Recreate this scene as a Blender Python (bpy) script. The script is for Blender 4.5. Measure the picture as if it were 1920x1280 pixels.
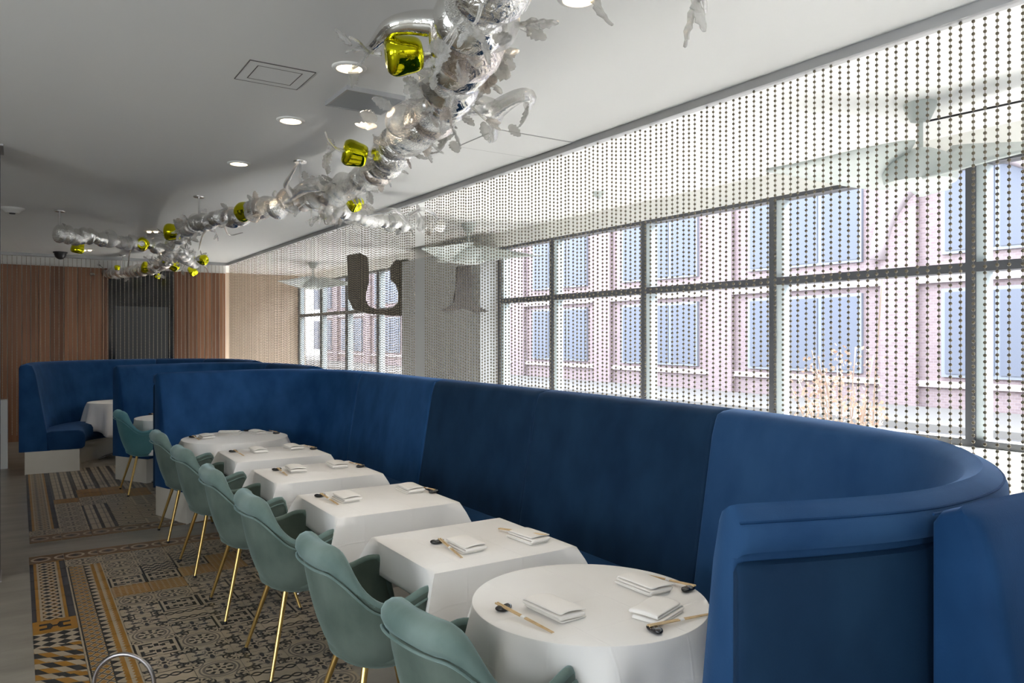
import bpy, bmesh, math, random
from mathutils import Vector, Matrix, Euler, Quaternion
R = math.radians
sc = bpy.context.scene
for o in list(bpy.data.objects): bpy.data.objects.remove(o)
COL = sc.collection
rnd = random.Random(7)

# ---------------------------------------------------------------- camera
FPX, YAW, HOR, CZ = 1425.0, R(33.05), 630.0, 1.65
cam_d = bpy.data.cameras.new('camera'); cam = bpy.data.objects.new('camera', cam_d); COL.objects.link(cam)
cam.location = (0, 0, CZ); cam.rotation_euler = (R(90), 0, -YAW)
cam_d.sensor_width = 36; cam_d.lens = FPX/1920*36; cam_d.shift_y = -(640-HOR)/1920
cam_d.clip_start = .05; cam_d.clip_end = 400
sc.camera = cam
# ---------------------------------------------------------------- world, sun, exposure
w = bpy.data.worlds.new('world'); sc.world = w; w.use_nodes = True
wn = w.node_tree.nodes; wl = w.node_tree.links; wn.clear()
wo = wn.new('ShaderNodeOutputWorld'); wb = wn.new('ShaderNodeBackground'); wl.new(wb.outputs[0], wo.inputs[0])
wb.inputs[0].default_value = (.92, .95, 1.0, 1); wb.inputs[1].default_value = 5.0
sun_d = bpy.data.lights.new('sun', 'SUN'); sun_d.energy = 26; sun_d.angle = R(1.0); sun_d.color = (1, .96, .91)
sun = bpy.data.objects.new('sun', sun_d); COL.objects.link(sun)
sun.rotation_euler = Vector((-.54, 0, -.84)).to_track_quat('-Z', 'Y').to_euler()
for (y0, y1) in ((-.5, 8.0), (10.4, 15.8)):
    pd = bpy.data.lights.new('window_portal', 'AREA'); pd.shape = 'RECTANGLE'; pd.size = y1-y0; pd.size_y = 1.82
    pd.cycles.is_portal = True
    po = bpy.data.objects.new('window_portal', pd); COL.objects.link(po)
    po.location = (5.2, (y0+y1)/2, 1.85)
    po.rotation_euler = Matrix(((0, 0, 1), (1, 0, 0), (0, 1, 0))).to_euler()
pd = bpy.data.lights.new('window_portal', 'AREA'); pd.shape = 'RECTANGLE'; pd.size = 1.5; pd.size_y = 1.85; pd.cycles.is_portal = True
po = bpy.data.objects.new('window_portal', pd); COL.objects.link(po); po.location = (-3.15, -3.75, 1.78); po.rotation_euler = (R(90), 0, 0)  # portal of the added fill window behind the camera
pd = bpy.data.lights.new('window_portal', 'AREA'); pd.shape = 'RECTANGLE'; pd.size = 3.0; pd.size_y = 1.7; pd.cycles.is_portal = True
po = bpy.data.objects.new('window_portal', pd); COL.objects.link(po); po.location = (-4.35, 1.0, 1.75); po.rotation_euler = Matrix(((0, 0, -1), (-1, 0, 0), (0, 1, 0))).to_euler()  # portal of the added fill window on the left
sc.view_settings.view_transform = 'Standard'; sc.view_settings.look = 'None'
sc.view_settings.gamma = 1; sc.view_settings.use_curve_mapping = False
sc.view_settings.exposure = 1.2
sc.cycles.use_denoising = True
sc.cycles.max_bounces = 12; sc.cycles.diffuse_bounces = 6; sc.cycles.glossy_bounces = 5
sc.cycles.transmission_bounces = 8; sc.cycles.transparent_max_bounces = 16
sc.cycles.caustics_reflective = False; sc.cycles.caustics_refractive = False
sc.cycles.sample_clamp_indirect = 6

CEIL, CURX, WINX, FARY, TFARY = 2.94, 3.13, 5.05, 14.2, 16.2

def at(px, py, z):
    d = FPX*(CZ-z)/(py-HOR); x = (px-960)/FPX*d
    return (math.cos(YAW)*x+math.sin(YAW)*d, -math.sin(YAW)*x+math.cos(YAW)*d)

# ---------------------------------------------------------------- materials
def mat(name, base, rough=.6, metal=0, **kw):
    m = bpy.data.materials.new(name); m.use_nodes = True
    b = m.node_tree.nodes['Principled BSDF']
    b.inputs['Base Color'].default_value = (*base, 1); b.inputs['Roughness'].default_value = rough
    b.inputs['Metallic'].default_value = metal
    for k, v in kw.items():
        k = k.replace('_', ' ')
        b.inputs[k].default_value = (*v, 1) if isinstance(v, tuple) else v
    return m
def noise_col(m, c1, c2, scale, detail=4, stretch=(1, 1, 1), lo=.35, hi=.65, coord='Object', bump=0, bscale=None):
    nt = m.node_tree; b = nt.nodes['Principled BSDF']
    tc = nt.nodes.new('ShaderNodeTexCoord'); mp = nt.nodes.new('ShaderNodeMapping'); mp.inputs['Scale'].default_value = stretch
    n = nt.nodes.new('ShaderNodeTexNoise'); n.inputs['Scale'].default_value = scale; n.inputs['Detail'].default_value = detail
    r = nt.nodes.new('ShaderNodeValToRGB'); r.color_ramp.elements[0].position = lo; r.color_ramp.elements[1].position = hi
    r.color_ramp.elements[0].color = (*c1, 1); r.color_ramp.elements[1].color = (*c2, 1)
    nt.links.new(tc.outputs[coord], mp.inputs[0]); nt.links.new(mp.outputs[0], n.inputs['Vector'])
    nt.links.new(n.outputs[0], r.inputs[0]); nt.links.new(r.outputs[0], b.inputs['Base Color'])
    if bump:
        n2 = nt.nodes.new('ShaderNodeTexNoise'); n2.inputs['Scale'].default_value = bscale or scale*4; n2.inputs['Detail'].default_value = 3
        nt.links.new(mp.outputs[0], n2.inputs['Vector'])
        bp = nt.nodes.new('ShaderNodeBump'); bp.inputs['Strength'].default_value = bump; bp.inputs['Distance'].default_value = .01
        nt.links.new(n2.outputs[0], bp.inputs['Height']); nt.links.new(bp.outputs[0], b.inputs['Normal'])
    return m
M = {}
M['ceiling'] = mat('ceiling_paint', (.80, .80, .78), .7)
M['wall'] = mat('wall_paint', (.72, .70, .66), .8)
M['white'] = mat('white_paint', (.78, .77, .73), .5)
M['plinth'] = noise_col(mat('plinth_paint', (.62, .58, .50), .5), (.60, .56, .48), (.66, .62, .54), 3)
M['concrete'] = noise_col(mat('concrete', (.3, .28, .24), .32), (.20, .185, .155), (.33, .31, .265), 1.6, 8, (1, 3.5, 1), .3, .7, 'Object', .08, 30)
M['paleslab'] = noise_col(mat('pale_terrazzo', (.55, .53, .5), .6), (.54, .53, .515), (.62, .61, .60), 8)
def velvet(name, c1, c2, sheen, tint):
    m = mat(name, c1, .75, 0, Sheen_Weight=sheen, Sheen_Roughness=.35, Sheen_Tint=tint, Specular_IOR_Level=.15)
    return noise_col(m, c1, c2, 5.5, 9, (1, 1, .7), .32, .68, 'Object', .06, 260)
M['blue'] = velvet('blue_velvet', (.004, .030, .092), (.010, .050, .138), .25, (.18, .36, .75))
M['blue_dark'] = velvet('blue_velvet_shaded', (.004, .0205, .055), (.0085, .033, .078), .18, (.12, .3, .7))  # shaded copy of the blue velvet, shade put into the colour
M['blue_light'] = velvet('blue_velvet_lit', (.013, .052, .138), (.022, .073, .175), .42, (.25, .42, .75))  # lit copy of the blue velvet, window light put into the colour
M['blue_mid'] = velvet('blue_velvet_half_lit', (.007, .045, .135), (.017, .074, .20), .35, (.2, .4, .8))  # half-lit copy of the blue velvet for the brighter far panels
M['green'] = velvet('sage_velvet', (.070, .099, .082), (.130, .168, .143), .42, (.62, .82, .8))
M['green_roll'] = velvet('sage_velvet_lit_roll', (.095, .148, .132), (.185, .250, .230), .6, (.65, .88, .92))  # rim highlight put into a lighter copy of the sage velvet
M['teal'] = velvet('teal_velvet', (.06, .17, .19), (.085, .22, .24), .55, (.5, .85, .9))
M['teal_roll'] = velvet('teal_velvet_lit_roll', (.085, .22, .25), (.12, .28, .31), .6, (.5, .85, .9))  # same rim highlight put into the teal
M['brass'] = mat('brushed_brass', (.72, .50, .18), .28, 1)
M['rubber'] = mat('black_rubber', (.02, .02, .02), .6)
M['cloth'] = noise_col(mat('white_linen', (.80, .775, .74), .85, 0, Sheen_Weight=.2), (.79, .765, .735), (.84, .82, .79), 2.5, 3, (1, 1, 1), .3, .7, 'Object', .05, 300)
def creases(m):
    nt = m.node_tree; X.nt = nt; b = nt.nodes['Principled BSDF']; tc = nt.nodes.new('ShaderNodeTexCoord'); sp = nt.nodes.new('ShaderNodeSeparateXYZ'); nt.links.new(tc.outputs['Object'], sp.inputs[0])
    h = None
    for ax, c in ((0, .06), (0, -.20), (1, .0), (1, -.22), (2, .62)):
        l = X.op('MAXIMUM', 1-ab(X(sp.outputs[ax])-c)*160, 0); h = l if h is None else X.op('MAXIMUM', h, l)
    bp = nt.nodes.new('ShaderNodeBump'); bp.inputs['Strength'].default_value = .28; bp.inputs['Distance'].default_value = .003
    old = b.inputs['Normal'].links[0].from_socket; nt.links.new(old, bp.inputs['Normal']); nt.links.new(h.v, bp.inputs['Height']); nt.links.new(bp.outputs[0], b.inputs['Normal'])
M['napkin'] = mat('napkin_cotton', (.83, .80, .76), .9)
M['bamboo'] = noise_col(mat('bamboo', (.6, .4, .2), .45), (.58, .40, .2), (.72, .53, .3), 30, 2, (1, 1, 1))
M['paper'] = mat('paper_band', (.85, .85, .83), .7)
M['stone'] = mat('black_glaze', (.006, .006, .008), .12, 0, Coat_Weight=.6)
M['dullsteel'] = mat('dull_steel', (.36, .34, .34), .32, 1)
M['chrome'] = mat('brushed_steel', (.62, .61, .60), .25, 1)
M['darksteel'] = mat('dark_steel', (.06, .06, .065), .45, .3)
M['rail'] = mat('grey_rail', (.42, .42, .42), .45, .2)
M['bead'] = mat('bronze_bead', (.17, .145, .105), .3, 1)
M['bead_far'] = mat('bronze_bead_lit', (.50, .45, .36), .5, .7)  # lighter copy of the bead bronze, downlight on it put into the colour
M['thread'] = mat('bead_thread', (.14, .12, .10), .5, .6)
M['frame'] = mat('window_frame_grey', (.06, .063, .07), .45)
M['lit_reveal'] = mat('lit_mullion_side', (.50, .56, .57), .5)  # daylight on the mullion side put into a pale colour
M['tablewood'] = noise_col(mat('table_wood', (.28, .15, .07), .5), (.22, .11, .05), (.33, .19, .09), 6, 4, (1, 8, 1))
M['fanwhite'] = mat('fan_white', (.50, .54, .52), .45)
M['ventgrey'] = mat('vent_grey', (.36, .38, .39), .55)
M['blackplastic'] = mat('black_plastic', (.02, .02, .022), .3)
M['pier'] = mat('pier_grey', (.36, .365, .36), .7)
M['darkwood'] = mat('dark_screen_wood', (.035, .028, .022), .5)
M['darkglass'] = mat('dark_glass', (.012, .013, .014), .12)
M['darkpanel'] = mat('dark_grey_panel', (.055, .058, .06), .35)
def emit(name, c, s):
    m = mat(name, (0, 0, 0), .5); b = m.node_tree.nodes['Principled BSDF']
    b.inputs['Emission Color'].default_value = (*c, 1); b.inputs['Emission Strength'].default_value = s; return m
M['lamp'] = emit('lamp_glow', (1, .78, .50), 5)
woods = []
for i, (a, b_) in enumerate((((.215, .092, .04), (.29, .135, .064)), ((.15, .06, .027), (.21, .095, .045)), ((.25, .112, .052), (.33, .155, .076)))):
    woods.append(noise_col(mat('wall_wood', a, .5), a, b_, 2.2, 6, (8, 8, .5), .3, .7))
M['palewood'] = noise_col(mat('pale_wood', (.4, .28, .19), .6), (.46, .36, .27), (.55, .44, .34), 2.2, 5, (8, 8, .4), .3, .7)

def pane_mat(name, tint):
    m = bpy.data.materials.new(name); m.use_nodes = True; nt = m.node_tree; nt.nodes.clear()
    o = nt.nodes.new('ShaderNodeOutputMaterial'); mx = nt.nodes.new('ShaderNodeMixShader'); fr = nt.nodes.new('ShaderNodeMath'); fr.operation = 'POWER'; fr.inputs[1].default_value = 4; lw = nt.nodes.new('ShaderNodeLayerWeight'); lw.inputs[0].default_value = .5; nt.links.new(lw.outputs['Facing'], fr.inputs[0])
    t = nt.nodes.new('ShaderNodeBsdfTransparent'); g = nt.nodes.new('ShaderNodeBsdfGlossy'); g.inputs['Roughness'].default_value = .02
    t.inputs[0].default_value = (*tint, 1)
    nt.links.new(fr.outputs[0], mx.inputs[0]); nt.links.new(t.outputs[0], mx.inputs[1]); nt.links.new(g.outputs[0], mx.inputs[2]); nt.links.new(mx.outputs[0], o.inputs[0])
    return m
M['pane'] = pane_mat('window_glass', (.95, .97, .98))

def silvered(name, c, bump, scale, rough):
    m = mat(name, c, rough, 1); nt = m.node_tree; b = nt.nodes['Principled BSDF']
    tc = nt.nodes.new('ShaderNodeTexCoord'); n = nt.nodes.new('ShaderNodeTexNoise')
    n.inputs['Scale'].default_value = scale; n.inputs['Detail'].default_value = 5; n.inputs['Distortion'].default_value = 1.5
    bp = nt.nodes.new('ShaderNodeBump'); bp.inputs['Strength'].default_value = bump; bp.inputs['Distance'].default_value = .02
    nt.links.new(tc.outputs['Object'], n.inputs['Vector']); nt.links.new(n.outputs[0], bp.inputs['Height']); nt.links.new(bp.outputs[0], b.inputs['Normal'])
    return m
M['mercury'] = silvered('silvered_glass', (.86, .85, .82), .5, 5, .05)
M['crinkle'] = silvered('crinkled_silvered_glass', (.82, .81, .77), .8, 13, .10)
M['rosy'] = silvered('rosy_silvered_glass', (.86, .785, .73), .4, 6, .08)
M['smooth'] = silvered('smooth_silvered_glass', (.84, .83, .80), .25, 3, .04)
M['lime'] = silvered('lime_silvered_glass', (.72, .70, .012), .05, 2, .05)
def clearglass(name, c, bump=.3, scale=40, base=.16):
    m = bpy.data.materials.new(name); m.use_nodes = True; nt = m.node_tree; nt.nodes.clear()
    o = nt.nodes.new('ShaderNodeOutputMaterial'); mx = nt.nodes.new('ShaderNodeMixShader'); lw = nt.nodes.new('ShaderNodeLayerWeight'); lw.inputs[0].default_value = .45
    t = nt.nodes.new('ShaderNodeBsdfTransparent'); t.inputs[0].default_value = (*c, 1)
    g = nt.nodes.new('ShaderNodeBsdfPrincipled'); g.inputs['Base Color'].default_value = (.90, .89, .87, 1); g.inputs['Roughness'].default_value = .10; g.inputs['Metallic'].default_value = .6
    tc = nt.nodes.new('ShaderNodeTexCoord'); n = nt.nodes.new('ShaderNodeTexNoise'); n.inputs['Scale'].default_value = scale; n.inputs['Detail'].default_value = 3
    bp = nt.nodes.new('ShaderNodeBump'); bp.inputs['Strength'].default_value = bump; bp.inputs['Distance'].default_value = .01
    nt.links.new(tc.outputs['Object'], n.inputs['Vector']); nt.links.new(n.outputs[0], bp.inputs['Height'])
    for x in (lw, g): nt.links.new(bp.outputs[0], x.inputs['Normal'])
    ad = nt.nodes.new('ShaderNodeMath'); ad.operation = 'MULTIPLY_ADD'; ad.inputs[1].default_value = .75; ad.inputs[2].default_value = base; ad.use_clamp = True
    nt.links.new(lw.outputs['Facing'], ad.inputs[0])
    nt.links.new(ad.outputs[0], mx.inputs[0]); nt.links.new(t.outputs[0], mx.inputs[1]); nt.links.new(g.outputs[0], mx.inputs[2]); nt.links.new(mx.outputs[0], o.inputs[0])
    return m
M['clear'] = clearglass('clear_blown_glass', (.97, .97, .96))
M['leafglass'] = clearglass('frosted_leaf_glass', (.93, .92, .89), .6, 60, .24)
M['rosyleaf'] = clearglass('rosy_leaf_glass', (.95, .87, .80), .6, 60, .24)

# ---------------------------------------------------------------- building helpers
def link(name, me, m=None, parent=None, loc=None):
    o = bpy.data.objects.new(name, me); COL.objects.link(o)
    if m is not None and me is not None:
        me.materials.clear(); me.materials.append(m)
    if parent is not None: o.parent = parent
    if loc is not None: o.location = loc
    return o
def tag(o, label=None, cat=None, group=None, kind=None):
    for k, v in (('label', label), ('category', cat), ('group', group), ('kind', kind)):
        if v: o[k] = v
    return o
def empty(name, loc=(0, 0, 0), rz=0, **k):
    o = bpy.data.objects.new(name, None); COL.objects.link(o); o.location = loc; o.rotation_euler = (0, 0, rz)
    o.empty_display_size = .1
    return tag(o, **k)
def meshof(bm, name='m', smooth=False, angle=None):
    bmesh.ops.recalc_face_normals(bm, faces=bm.faces)
    me = bpy.data.meshes.new(name); bm.to_mesh(me); bm.free()
    if smooth:
        for p in me.polygons: p.use_smooth = True
        if angle:
            try: me.set_sharp_from_angle(angle=R(angle))
            except Exception: pass
    return me
def box(bm, x0, x1, y0, y1, z0, z1, bev=0):
    r = bmesh.ops.create_cube(bm, size=1)
    for v in r['verts']:
        v.co = ((x0+x1)/2+v.co.x*(x1-x0), (y0+y1)/2+v.co.y*(y1-y0), (z0+z1)/2+v.co.z*(z1-z0))
    if bev:
        es = list({e for v in r['verts'] for e in v.link_edges})
        bmesh.ops.bevel(bm, geom=es, offset=bev, segments=2, affect='EDGES', profile=.6)
def boxmesh(*a, bev=0, smooth=False):
    bm = bmesh.new(); box(bm, *a, bev=bev); return meshof(bm, smooth=smooth, angle=40 if smooth else None)
def boxobj(name, a, m, parent=None, bev=0):
    return link(name, boxmesh(*a, bev=bev), m, parent)
def tube(bm, pts, rad, n=8, caps=True):
    pts = [Vector(p) for p in pts]; rings = []
    t0 = (pts[1]-pts[0]).normalized(); up = Vector((0, 0, 1)) if abs(t0.z) < .9 else Vector((1, 0, 0))
    u = t0.cross(up).normalized()
    for i, p in enumerate(pts):
        t = (pts[min(i+1, len(pts)-1)]-pts[max(i-1, 0)]).normalized()
        u = (u-t*u.dot(t)).normalized(); v = t.cross(u)
        r = rad[i] if isinstance(rad, (list, tuple)) else rad
        rings.append([bm.verts.new(p+(u*math.cos(a)+v*math.sin(a))*r) for a in [2*math.pi*k/n for k in range(n)]])
    for a, b in zip(rings, rings[1:]):
        for k in range(n): bm.faces.new((a[k], a[(k+1) % n], b[(k+1) % n], b[k]))
    if caps:
        bm.faces.new(rings[0][::-1]); bm.faces.new(rings[-1])
def tubemesh(pts, rad, n=8):
    bm = bmesh.new(); tube(bm, pts, rad, n); return meshof(bm, smooth=True, angle=60)
def lathe(bm, prof, n=20, axis='Z', cap=True):
    rings = []
    for r, z in prof:
        ring = []
        for k in range(n):
            a = 2*math.pi*k/n; c = (r*math.cos(a), r*math.sin(a), z)
            ring.append(bm.verts.new(c))
        rings.append(ring)
    for a, b in zip(rings, rings[1:]):
        for k in range(n): bm.faces.new((a[k], a[(k+1) % n], b[(k+1) % n], b[k]))
    if cap:
        bm.faces.new(rings[0][::-1]); bm.faces.new(rings[-1])
def lathemesh(prof, n=20, smooth=True, angle=50):
    bm = bmesh.new(); lathe(bm, prof, n); return meshof(bm, smooth=smooth, angle=angle)
def prism(bm, poly, z0, z1):   # polygon (x,y) extruded
    a = [bm.verts.new((x, y, z0)) for x, y in poly]; b = [bm.verts.new((x, y, z1)) for x, y in poly]
    bm.faces.new(a[::-1]); bm.faces.new(b)
    n = len(poly)
    for i in range(n): bm.faces.new((a[i], a[(i+1) % n], b[(i+1) % n], b[i]))
def catmull(pts, step):
    pts = [Vector(p) for p in pts]; out = []
    P_ = [2*pts[0]-pts[1]]+pts+[2*pts[-1]-pts[-2]]
    for i in range(1, len(P_)-2):
        p0, p1, p2, p3 = P_[i-1:i+3]; n = max(2, int((p2-p1).length/step*1.5))
        for k in range(n):
            t = k/n
            out.append(.5*((2*p1)+(p2-p0)*t+(2*p0-5*p1+4*p2-p3)*t*t+(3*p1-p0-3*p2+p3)*t**3))
    out.append(pts[-1])
    d = [0]
    for a, b in zip(out, out[1:]): d.append(d[-1]+(b-a).length)
    n = max(2, round(d[-1]/step)); res = []; j = 0
    for k in range(n+1):
        s = d[-1]*k/n
        while j < len(d)-2 and d[j+1] < s: j += 1
        t = (s-d[j])/max(1e-9, d[j+1]-d[j]); res.append(out[j].lerp(out[j+1], min(1, max(0, t))))
    return res
def copy_tree(o, parent=None):
    c = o.copy(); COL.objects.link(c)
    if parent is not None: c.parent = parent
    for ch in o.children: copy_tree(ch, c)
    return c
def struct(name, a, m, **k):
    return tag(boxobj(name, a, m, **k), kind='structure')

# ---------------------------------------------------------------- room shell
floor = struct('floor', (-4.2, 5.2, -3.6, TFARY, -.15, 0), M['concrete'])
struct('ceiling', (-4.2, 5.25, -3.6, TFARY+.1, CEIL, CEIL+.25), M['ceiling'])
wbk = struct('wall_back', (-2.4, 5.2, -3.7, -3.6, 0, CEIL), M['wall'])
for a in ((-4.2, -3.9, 0, CEIL), (-3.9, -2.4, 0, .85), (-3.9, -2.4, 2.7, CEIL)): boxobj('wall_piece', (a[0], a[1], -3.7, -3.6, a[2], a[3]), M['wall'], wbk)
wbw = tag(empty('window_30', (0, -3.65, 0)), kind='structure')  # unseen window added behind the camera as fill light
boxobj('pane', (-3.87, -2.43, -.004, .004, .88, 2.67), M['pane'], wbw)
wll = struct('wall_left', (-4.3, -4.2, -3.6, -.5, 0, CEIL), M['wall'])
for a in ((2.5, TFARY, 0, CEIL), (-.5, 2.5, 0, .9), (-.5, 2.5, 2.6, CEIL)): boxobj('wall_piece', (-4.3, -4.2, a[0], a[1], a[2], a[3]), M['wall'], wll)
wbw = tag(empty('window_31', (-4.25, 1, 0)), kind='structure')  # unseen window added on the left to light the chair backs
boxobj('pane', (-.004, .004, -1.47, 1.47, .93, 2.57), M['pane'], wbw)
struct('floor_terrace', (CURX+.1, WINX-.05, -3.5, TFARY-.06, 0, .012), M['paleslab'])
wf = struct('wall_far', (-4.2, CURX, FARY+.02, FARY+.2, 0, CEIL), M['white'])
# planks on the far wall, dark glazed door between them
x = -1.2; r2 = random.Random(3)
DX0, DX1 = 1.26, 2.27
while x < CURX-.02:
    wdt = r2.choice((.11, .13, .16, .19))
    x1 = min(x+wdt, DX0-.05 if x < DX0-.06 else CURX)
    if x >= DX0-.06 and x < DX1: x = DX1+.05; continue
    boxobj('plank', (x+.004, x1-.004, FARY-.012-.008*r2.random(), FARY+.02, 0, 2.77), r2.choice(woods), wf)
    x = x1
dr = tag(empty('door_1', (0, 0, 0)), kind='structure')
boxobj('door_leaf', (DX0, DX1, FARY-.005, FARY+.02, 0, 2.77), M['darkglass'], dr)
for a, b, c, d in ((DX0+.1, DX1-.1, .9, 2.15),):
    boxobj('door_panel', (a, b, FARY-.02, FARY-.005, c, d), M['darkpanel'], dr)
for a, b in ((DX0-.05, DX0), (DX1, DX1+.05)):
    boxobj('door_frame', (a, b, FARY-.03, FARY+.02, 0, 2.77), woods[1], dr)
struct('wall_terrace_far', (CURX, 5.2, TFARY-.05, TFARY+.1, 0, CEIL), M['palewood'])
struct('wall_terrace_side', (CURX-.1, CURX, FARY+.2, TFARY-.05, 0, CEIL), M['palewood'])
# window wall
struct('wall_window_sill', (WINX-.05, WINX+.15, -3.6, TFARY-.05, 0, .93), M['white'])
struct('wall_window_head', (WINX-.02, WINX+.12, -3.6, TFARY-.05, 2.755, CEIL), M['white'])
struct('trim_sill', (WINX-.1, WINX+.17, -3.6, TFARY-.05, .93, .955), M['white'])
struct('wall_window_pier', (4.78, WINX+.14, 8.06, 10.35, .955, 2.755), M['pier'])
mull = [-3.5, -2.03, -.54, .95, 2.44, 3.94, 5.43, 6.93, 8.03, 10.38, 11.87, 13.3, 14.7, 16.1]
n = 0
for a, b in zip(mull, mull[1:]):
    if a == 8.03: continue
    n += 1
    wnd = tag(empty('window_%d' % n, (WINX, (a+b)/2, .955)), kind='structure')
    h = 1.8; hw = (b-a)/2
    def wp(name, y0, y1, z0, z1, x0=-.02, x1=.1, m=M['frame']):
        return link(name, boxmesh(x0, x1, y0, y1, z0, z1), m, wnd)
    wp('mullion', -hw-.028, -hw+.028, 0, h)
    if b in (8.03, 16.1): wp('mullion', hw-.028, hw+.028, 0, h)
    wp('lit_side_strip', hw-.085, hw-.028, .045, h-.03, 0, .09, M['lit_reveal'])  # pale strip standing in for the daylit side of the mullion
    wp('transom', -hw+.028, hw-.028, 1.1, 1.16)
    wp('frame_rail', -hw+.028, hw-.028, 0, .045); wp('frame_rail', -hw+.028, hw-.028, h-.03, h)
    wp('pane', -hw+.028, hw-.028, .045, 1.1, .035, .043, M['pane']); wp('pane', -hw+.028, hw-.028, 1.16, h-.03, .035, .043, M['pane'])
# curtain rail
tr = struct('trim_curtain_rail', (CURX-.03, CURX+.03, -3.5, FARY-.22, CEIL-.045, CEIL), M['rail'])
struct('trim_curtain_rail_far', (-2.5, CURX-.03, FARY-.25, FARY-.19, CEIL-.045, CEIL), M['rail'])

# ---------------------------------------------------------------- exterior
def brick(name, c1, c2, cm, scale):
    m = mat(name, c1, .85); nt = m.node_tree; b = nt.nodes['Principled BSDF']
    tc = nt.nodes.new('ShaderNodeTexCoord'); mp = nt.nodes.new('ShaderNodeMapping'); mp.inputs['Rotation'].default_value = (R(90), 0, R(90))
    bt = nt.nodes.new('ShaderNodeTexBrick'); bt.inputs['Color1'].default_value = (*c1, 1); bt.inputs['Color2'].default_value = (*c2, 1); bt.inputs['Mortar'].default_value = (*cm, 1)
    bt.inputs['Scale'].default_value = scale; bt.inputs['Mortar Size'].default_value = .015
    sep = nt.nodes.new('ShaderNodeSeparateXYZ'); cb = nt.nodes.new('ShaderNodeCombineXYZ')
    nt.links.new(tc.outputs['Object'], sep.inputs[0]); nt.links.new(sep.outputs['Y'], cb.inputs[0]); nt.links.new(sep.outputs['Z'], cb.inputs[1])
    nt.links.new(cb.outputs[0], bt.inputs['Vector']); nt.links.new(bt.outputs[0], b.inputs['Base Color']); return m
M['brick'] = brick('pink_brick', (.155, .118, .128), (.19, .145, .152), (.205, .18, .195), 4)
M['stoneband'] = mat('pale_stone', (.25, .215, .225), .85)
M['street'] = noise_col(mat('street_asphalt', (.2, .19, .2), .9), (.055, .053, .055), (.085, .08, .082), .6, 4)
M['sidewalk'] = mat('sidewalk_concrete', (.12, .115, .112), .9)
M['outglass'] = mat('facade_glass', (.095, .105, .135), .5, 0, Specular_IOR_Level=.15)
M['outframe'] = mat('facade_frame', (.14, .155, .19), .6)
struct('street', (5.3, 60, -30, 70, -.25, -.15), M['street'])
struct('sidewalk_far', (14.5, 18, -30, 70, -.15, -.02), M['sidewalk'])
FX = 18
fac = empty('facade_building', (FX, 14, -.05), label='pink brick building with tall windows across the street', cat='building')
def fb(name, y0, y1, z0, z1, x0, x1, m):
    return link(name, boxmesh(x0, x1, y0-14, y1-14, z0+.05, z1+.05), m, fac)
fb('wall', -14, 52, -.05, 7.2, .15, 3, M['brick'])
for z0, z1, dpt in ((6.7, 7.2, .3), (5.95, 6.15, .12), (2.9, 3.2, .15), (.45, .6, .1)):
    fb('stone_band', -14, 52, z0, z1, .15-dpt, .15, M['stoneband'])
yy = -12
while yy < 50:
    fb('pilaster', yy-.45, yy+.45, -.05, 6.7, -.02, .15, M['brick'])
    # upper window, lower shop window
    for (z0, z1) in ((3.55, 5.7), (.7, 2.75)):
        wv = fb('window', yy+1.0, yy+4.6, z0, z1, .06, .15, M['outframe'])
        for k in range(3):
            y0 = yy+1.08+k*1.18
            link('pane', boxmesh(.03, .07, y0-14, y0+1.06-14, z0+.13, z1-.03), M['outglass'], wv)
    yy += 5.6
# arch over one bay
bm = bmesh.new(); pts = [(0, 8.7+2.2*math.cos(a), 3.6+2.2*math.sin(a)) for a in [math.pi*k/16 for k in range(17)]]
tube(bm, [(-.02, y-14, z) for _, y, z in pts], .22, 6); link('stone_arch', meshof(bm, smooth=True), M['stoneband'], fac)
# shrub outside the window
shr = empty('planter_shrub', (6.15, 4.05, -.15), label='sunlit shrub with dry pale leaves just outside the window', cat='shrub')
M['dryleaf'] = mat('dry_leaf', (.30, .20, .15), .7); M['twig'] = mat('twig_bark', (.2, .15, .12), .8)
bm = bmesh.new(); tips = []
rs = random.Random(11)
for k in range(26):
    a = rs.uniform(0, 6.28); s = rs.uniform(.15, .55); hh = rs.uniform(1.1, 1.72)
    p = [Vector((0, 0, .2)), Vector((s*.4*math.cos(a), s*.55*math.sin(a), hh*.6)), Vector((s*.8*math.cos(a), s*1.1*math.sin(a), hh))]
    tube(bm, catmull(p, .2), .006, 4); tips.append(p)
p = [Vector((0, -.25, .3)), Vector((.02, -.28, 1.4)), Vector((.05, -.33, 2.3))]; tube(bm, catmull(p, .3), .008, 4)
link('branch', meshof(bm, smooth=True), M['twig'], shr)['kind'] = 'stuff'
bm = bmesh.new()
for k in range(620):
    p = rs.choice(tips); t = rs.uniform(.35, 1); c = p[1].lerp(p[2], t)+Vector((rs.gauss(0, .07), rs.gauss(0, .09), rs.gauss(0, .06)))
    q = Euler((rs.uniform(0, 6), rs.uniform(0, 6), rs.uniform(0, 6))).to_matrix(); l = rs.uniform(.03, .05)
    vs = [bm.verts.new(c+q @ Vector(v)) for v in ((0, 0, 0), (l*.4, l*.5, .006), (0, l, -.003), (-l*.4, l*.5, .006))]
    bm.faces.new(vs)
link('foliage', meshof(bm), M['dryleaf'], shr)['kind'] = 'stuff'
bm = bmesh.new(); box(bm, -.35, .35, -.6, .6, 0, .45, bev=.02); link('planter', meshof(bm), M['sidewalk'], shr)

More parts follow.
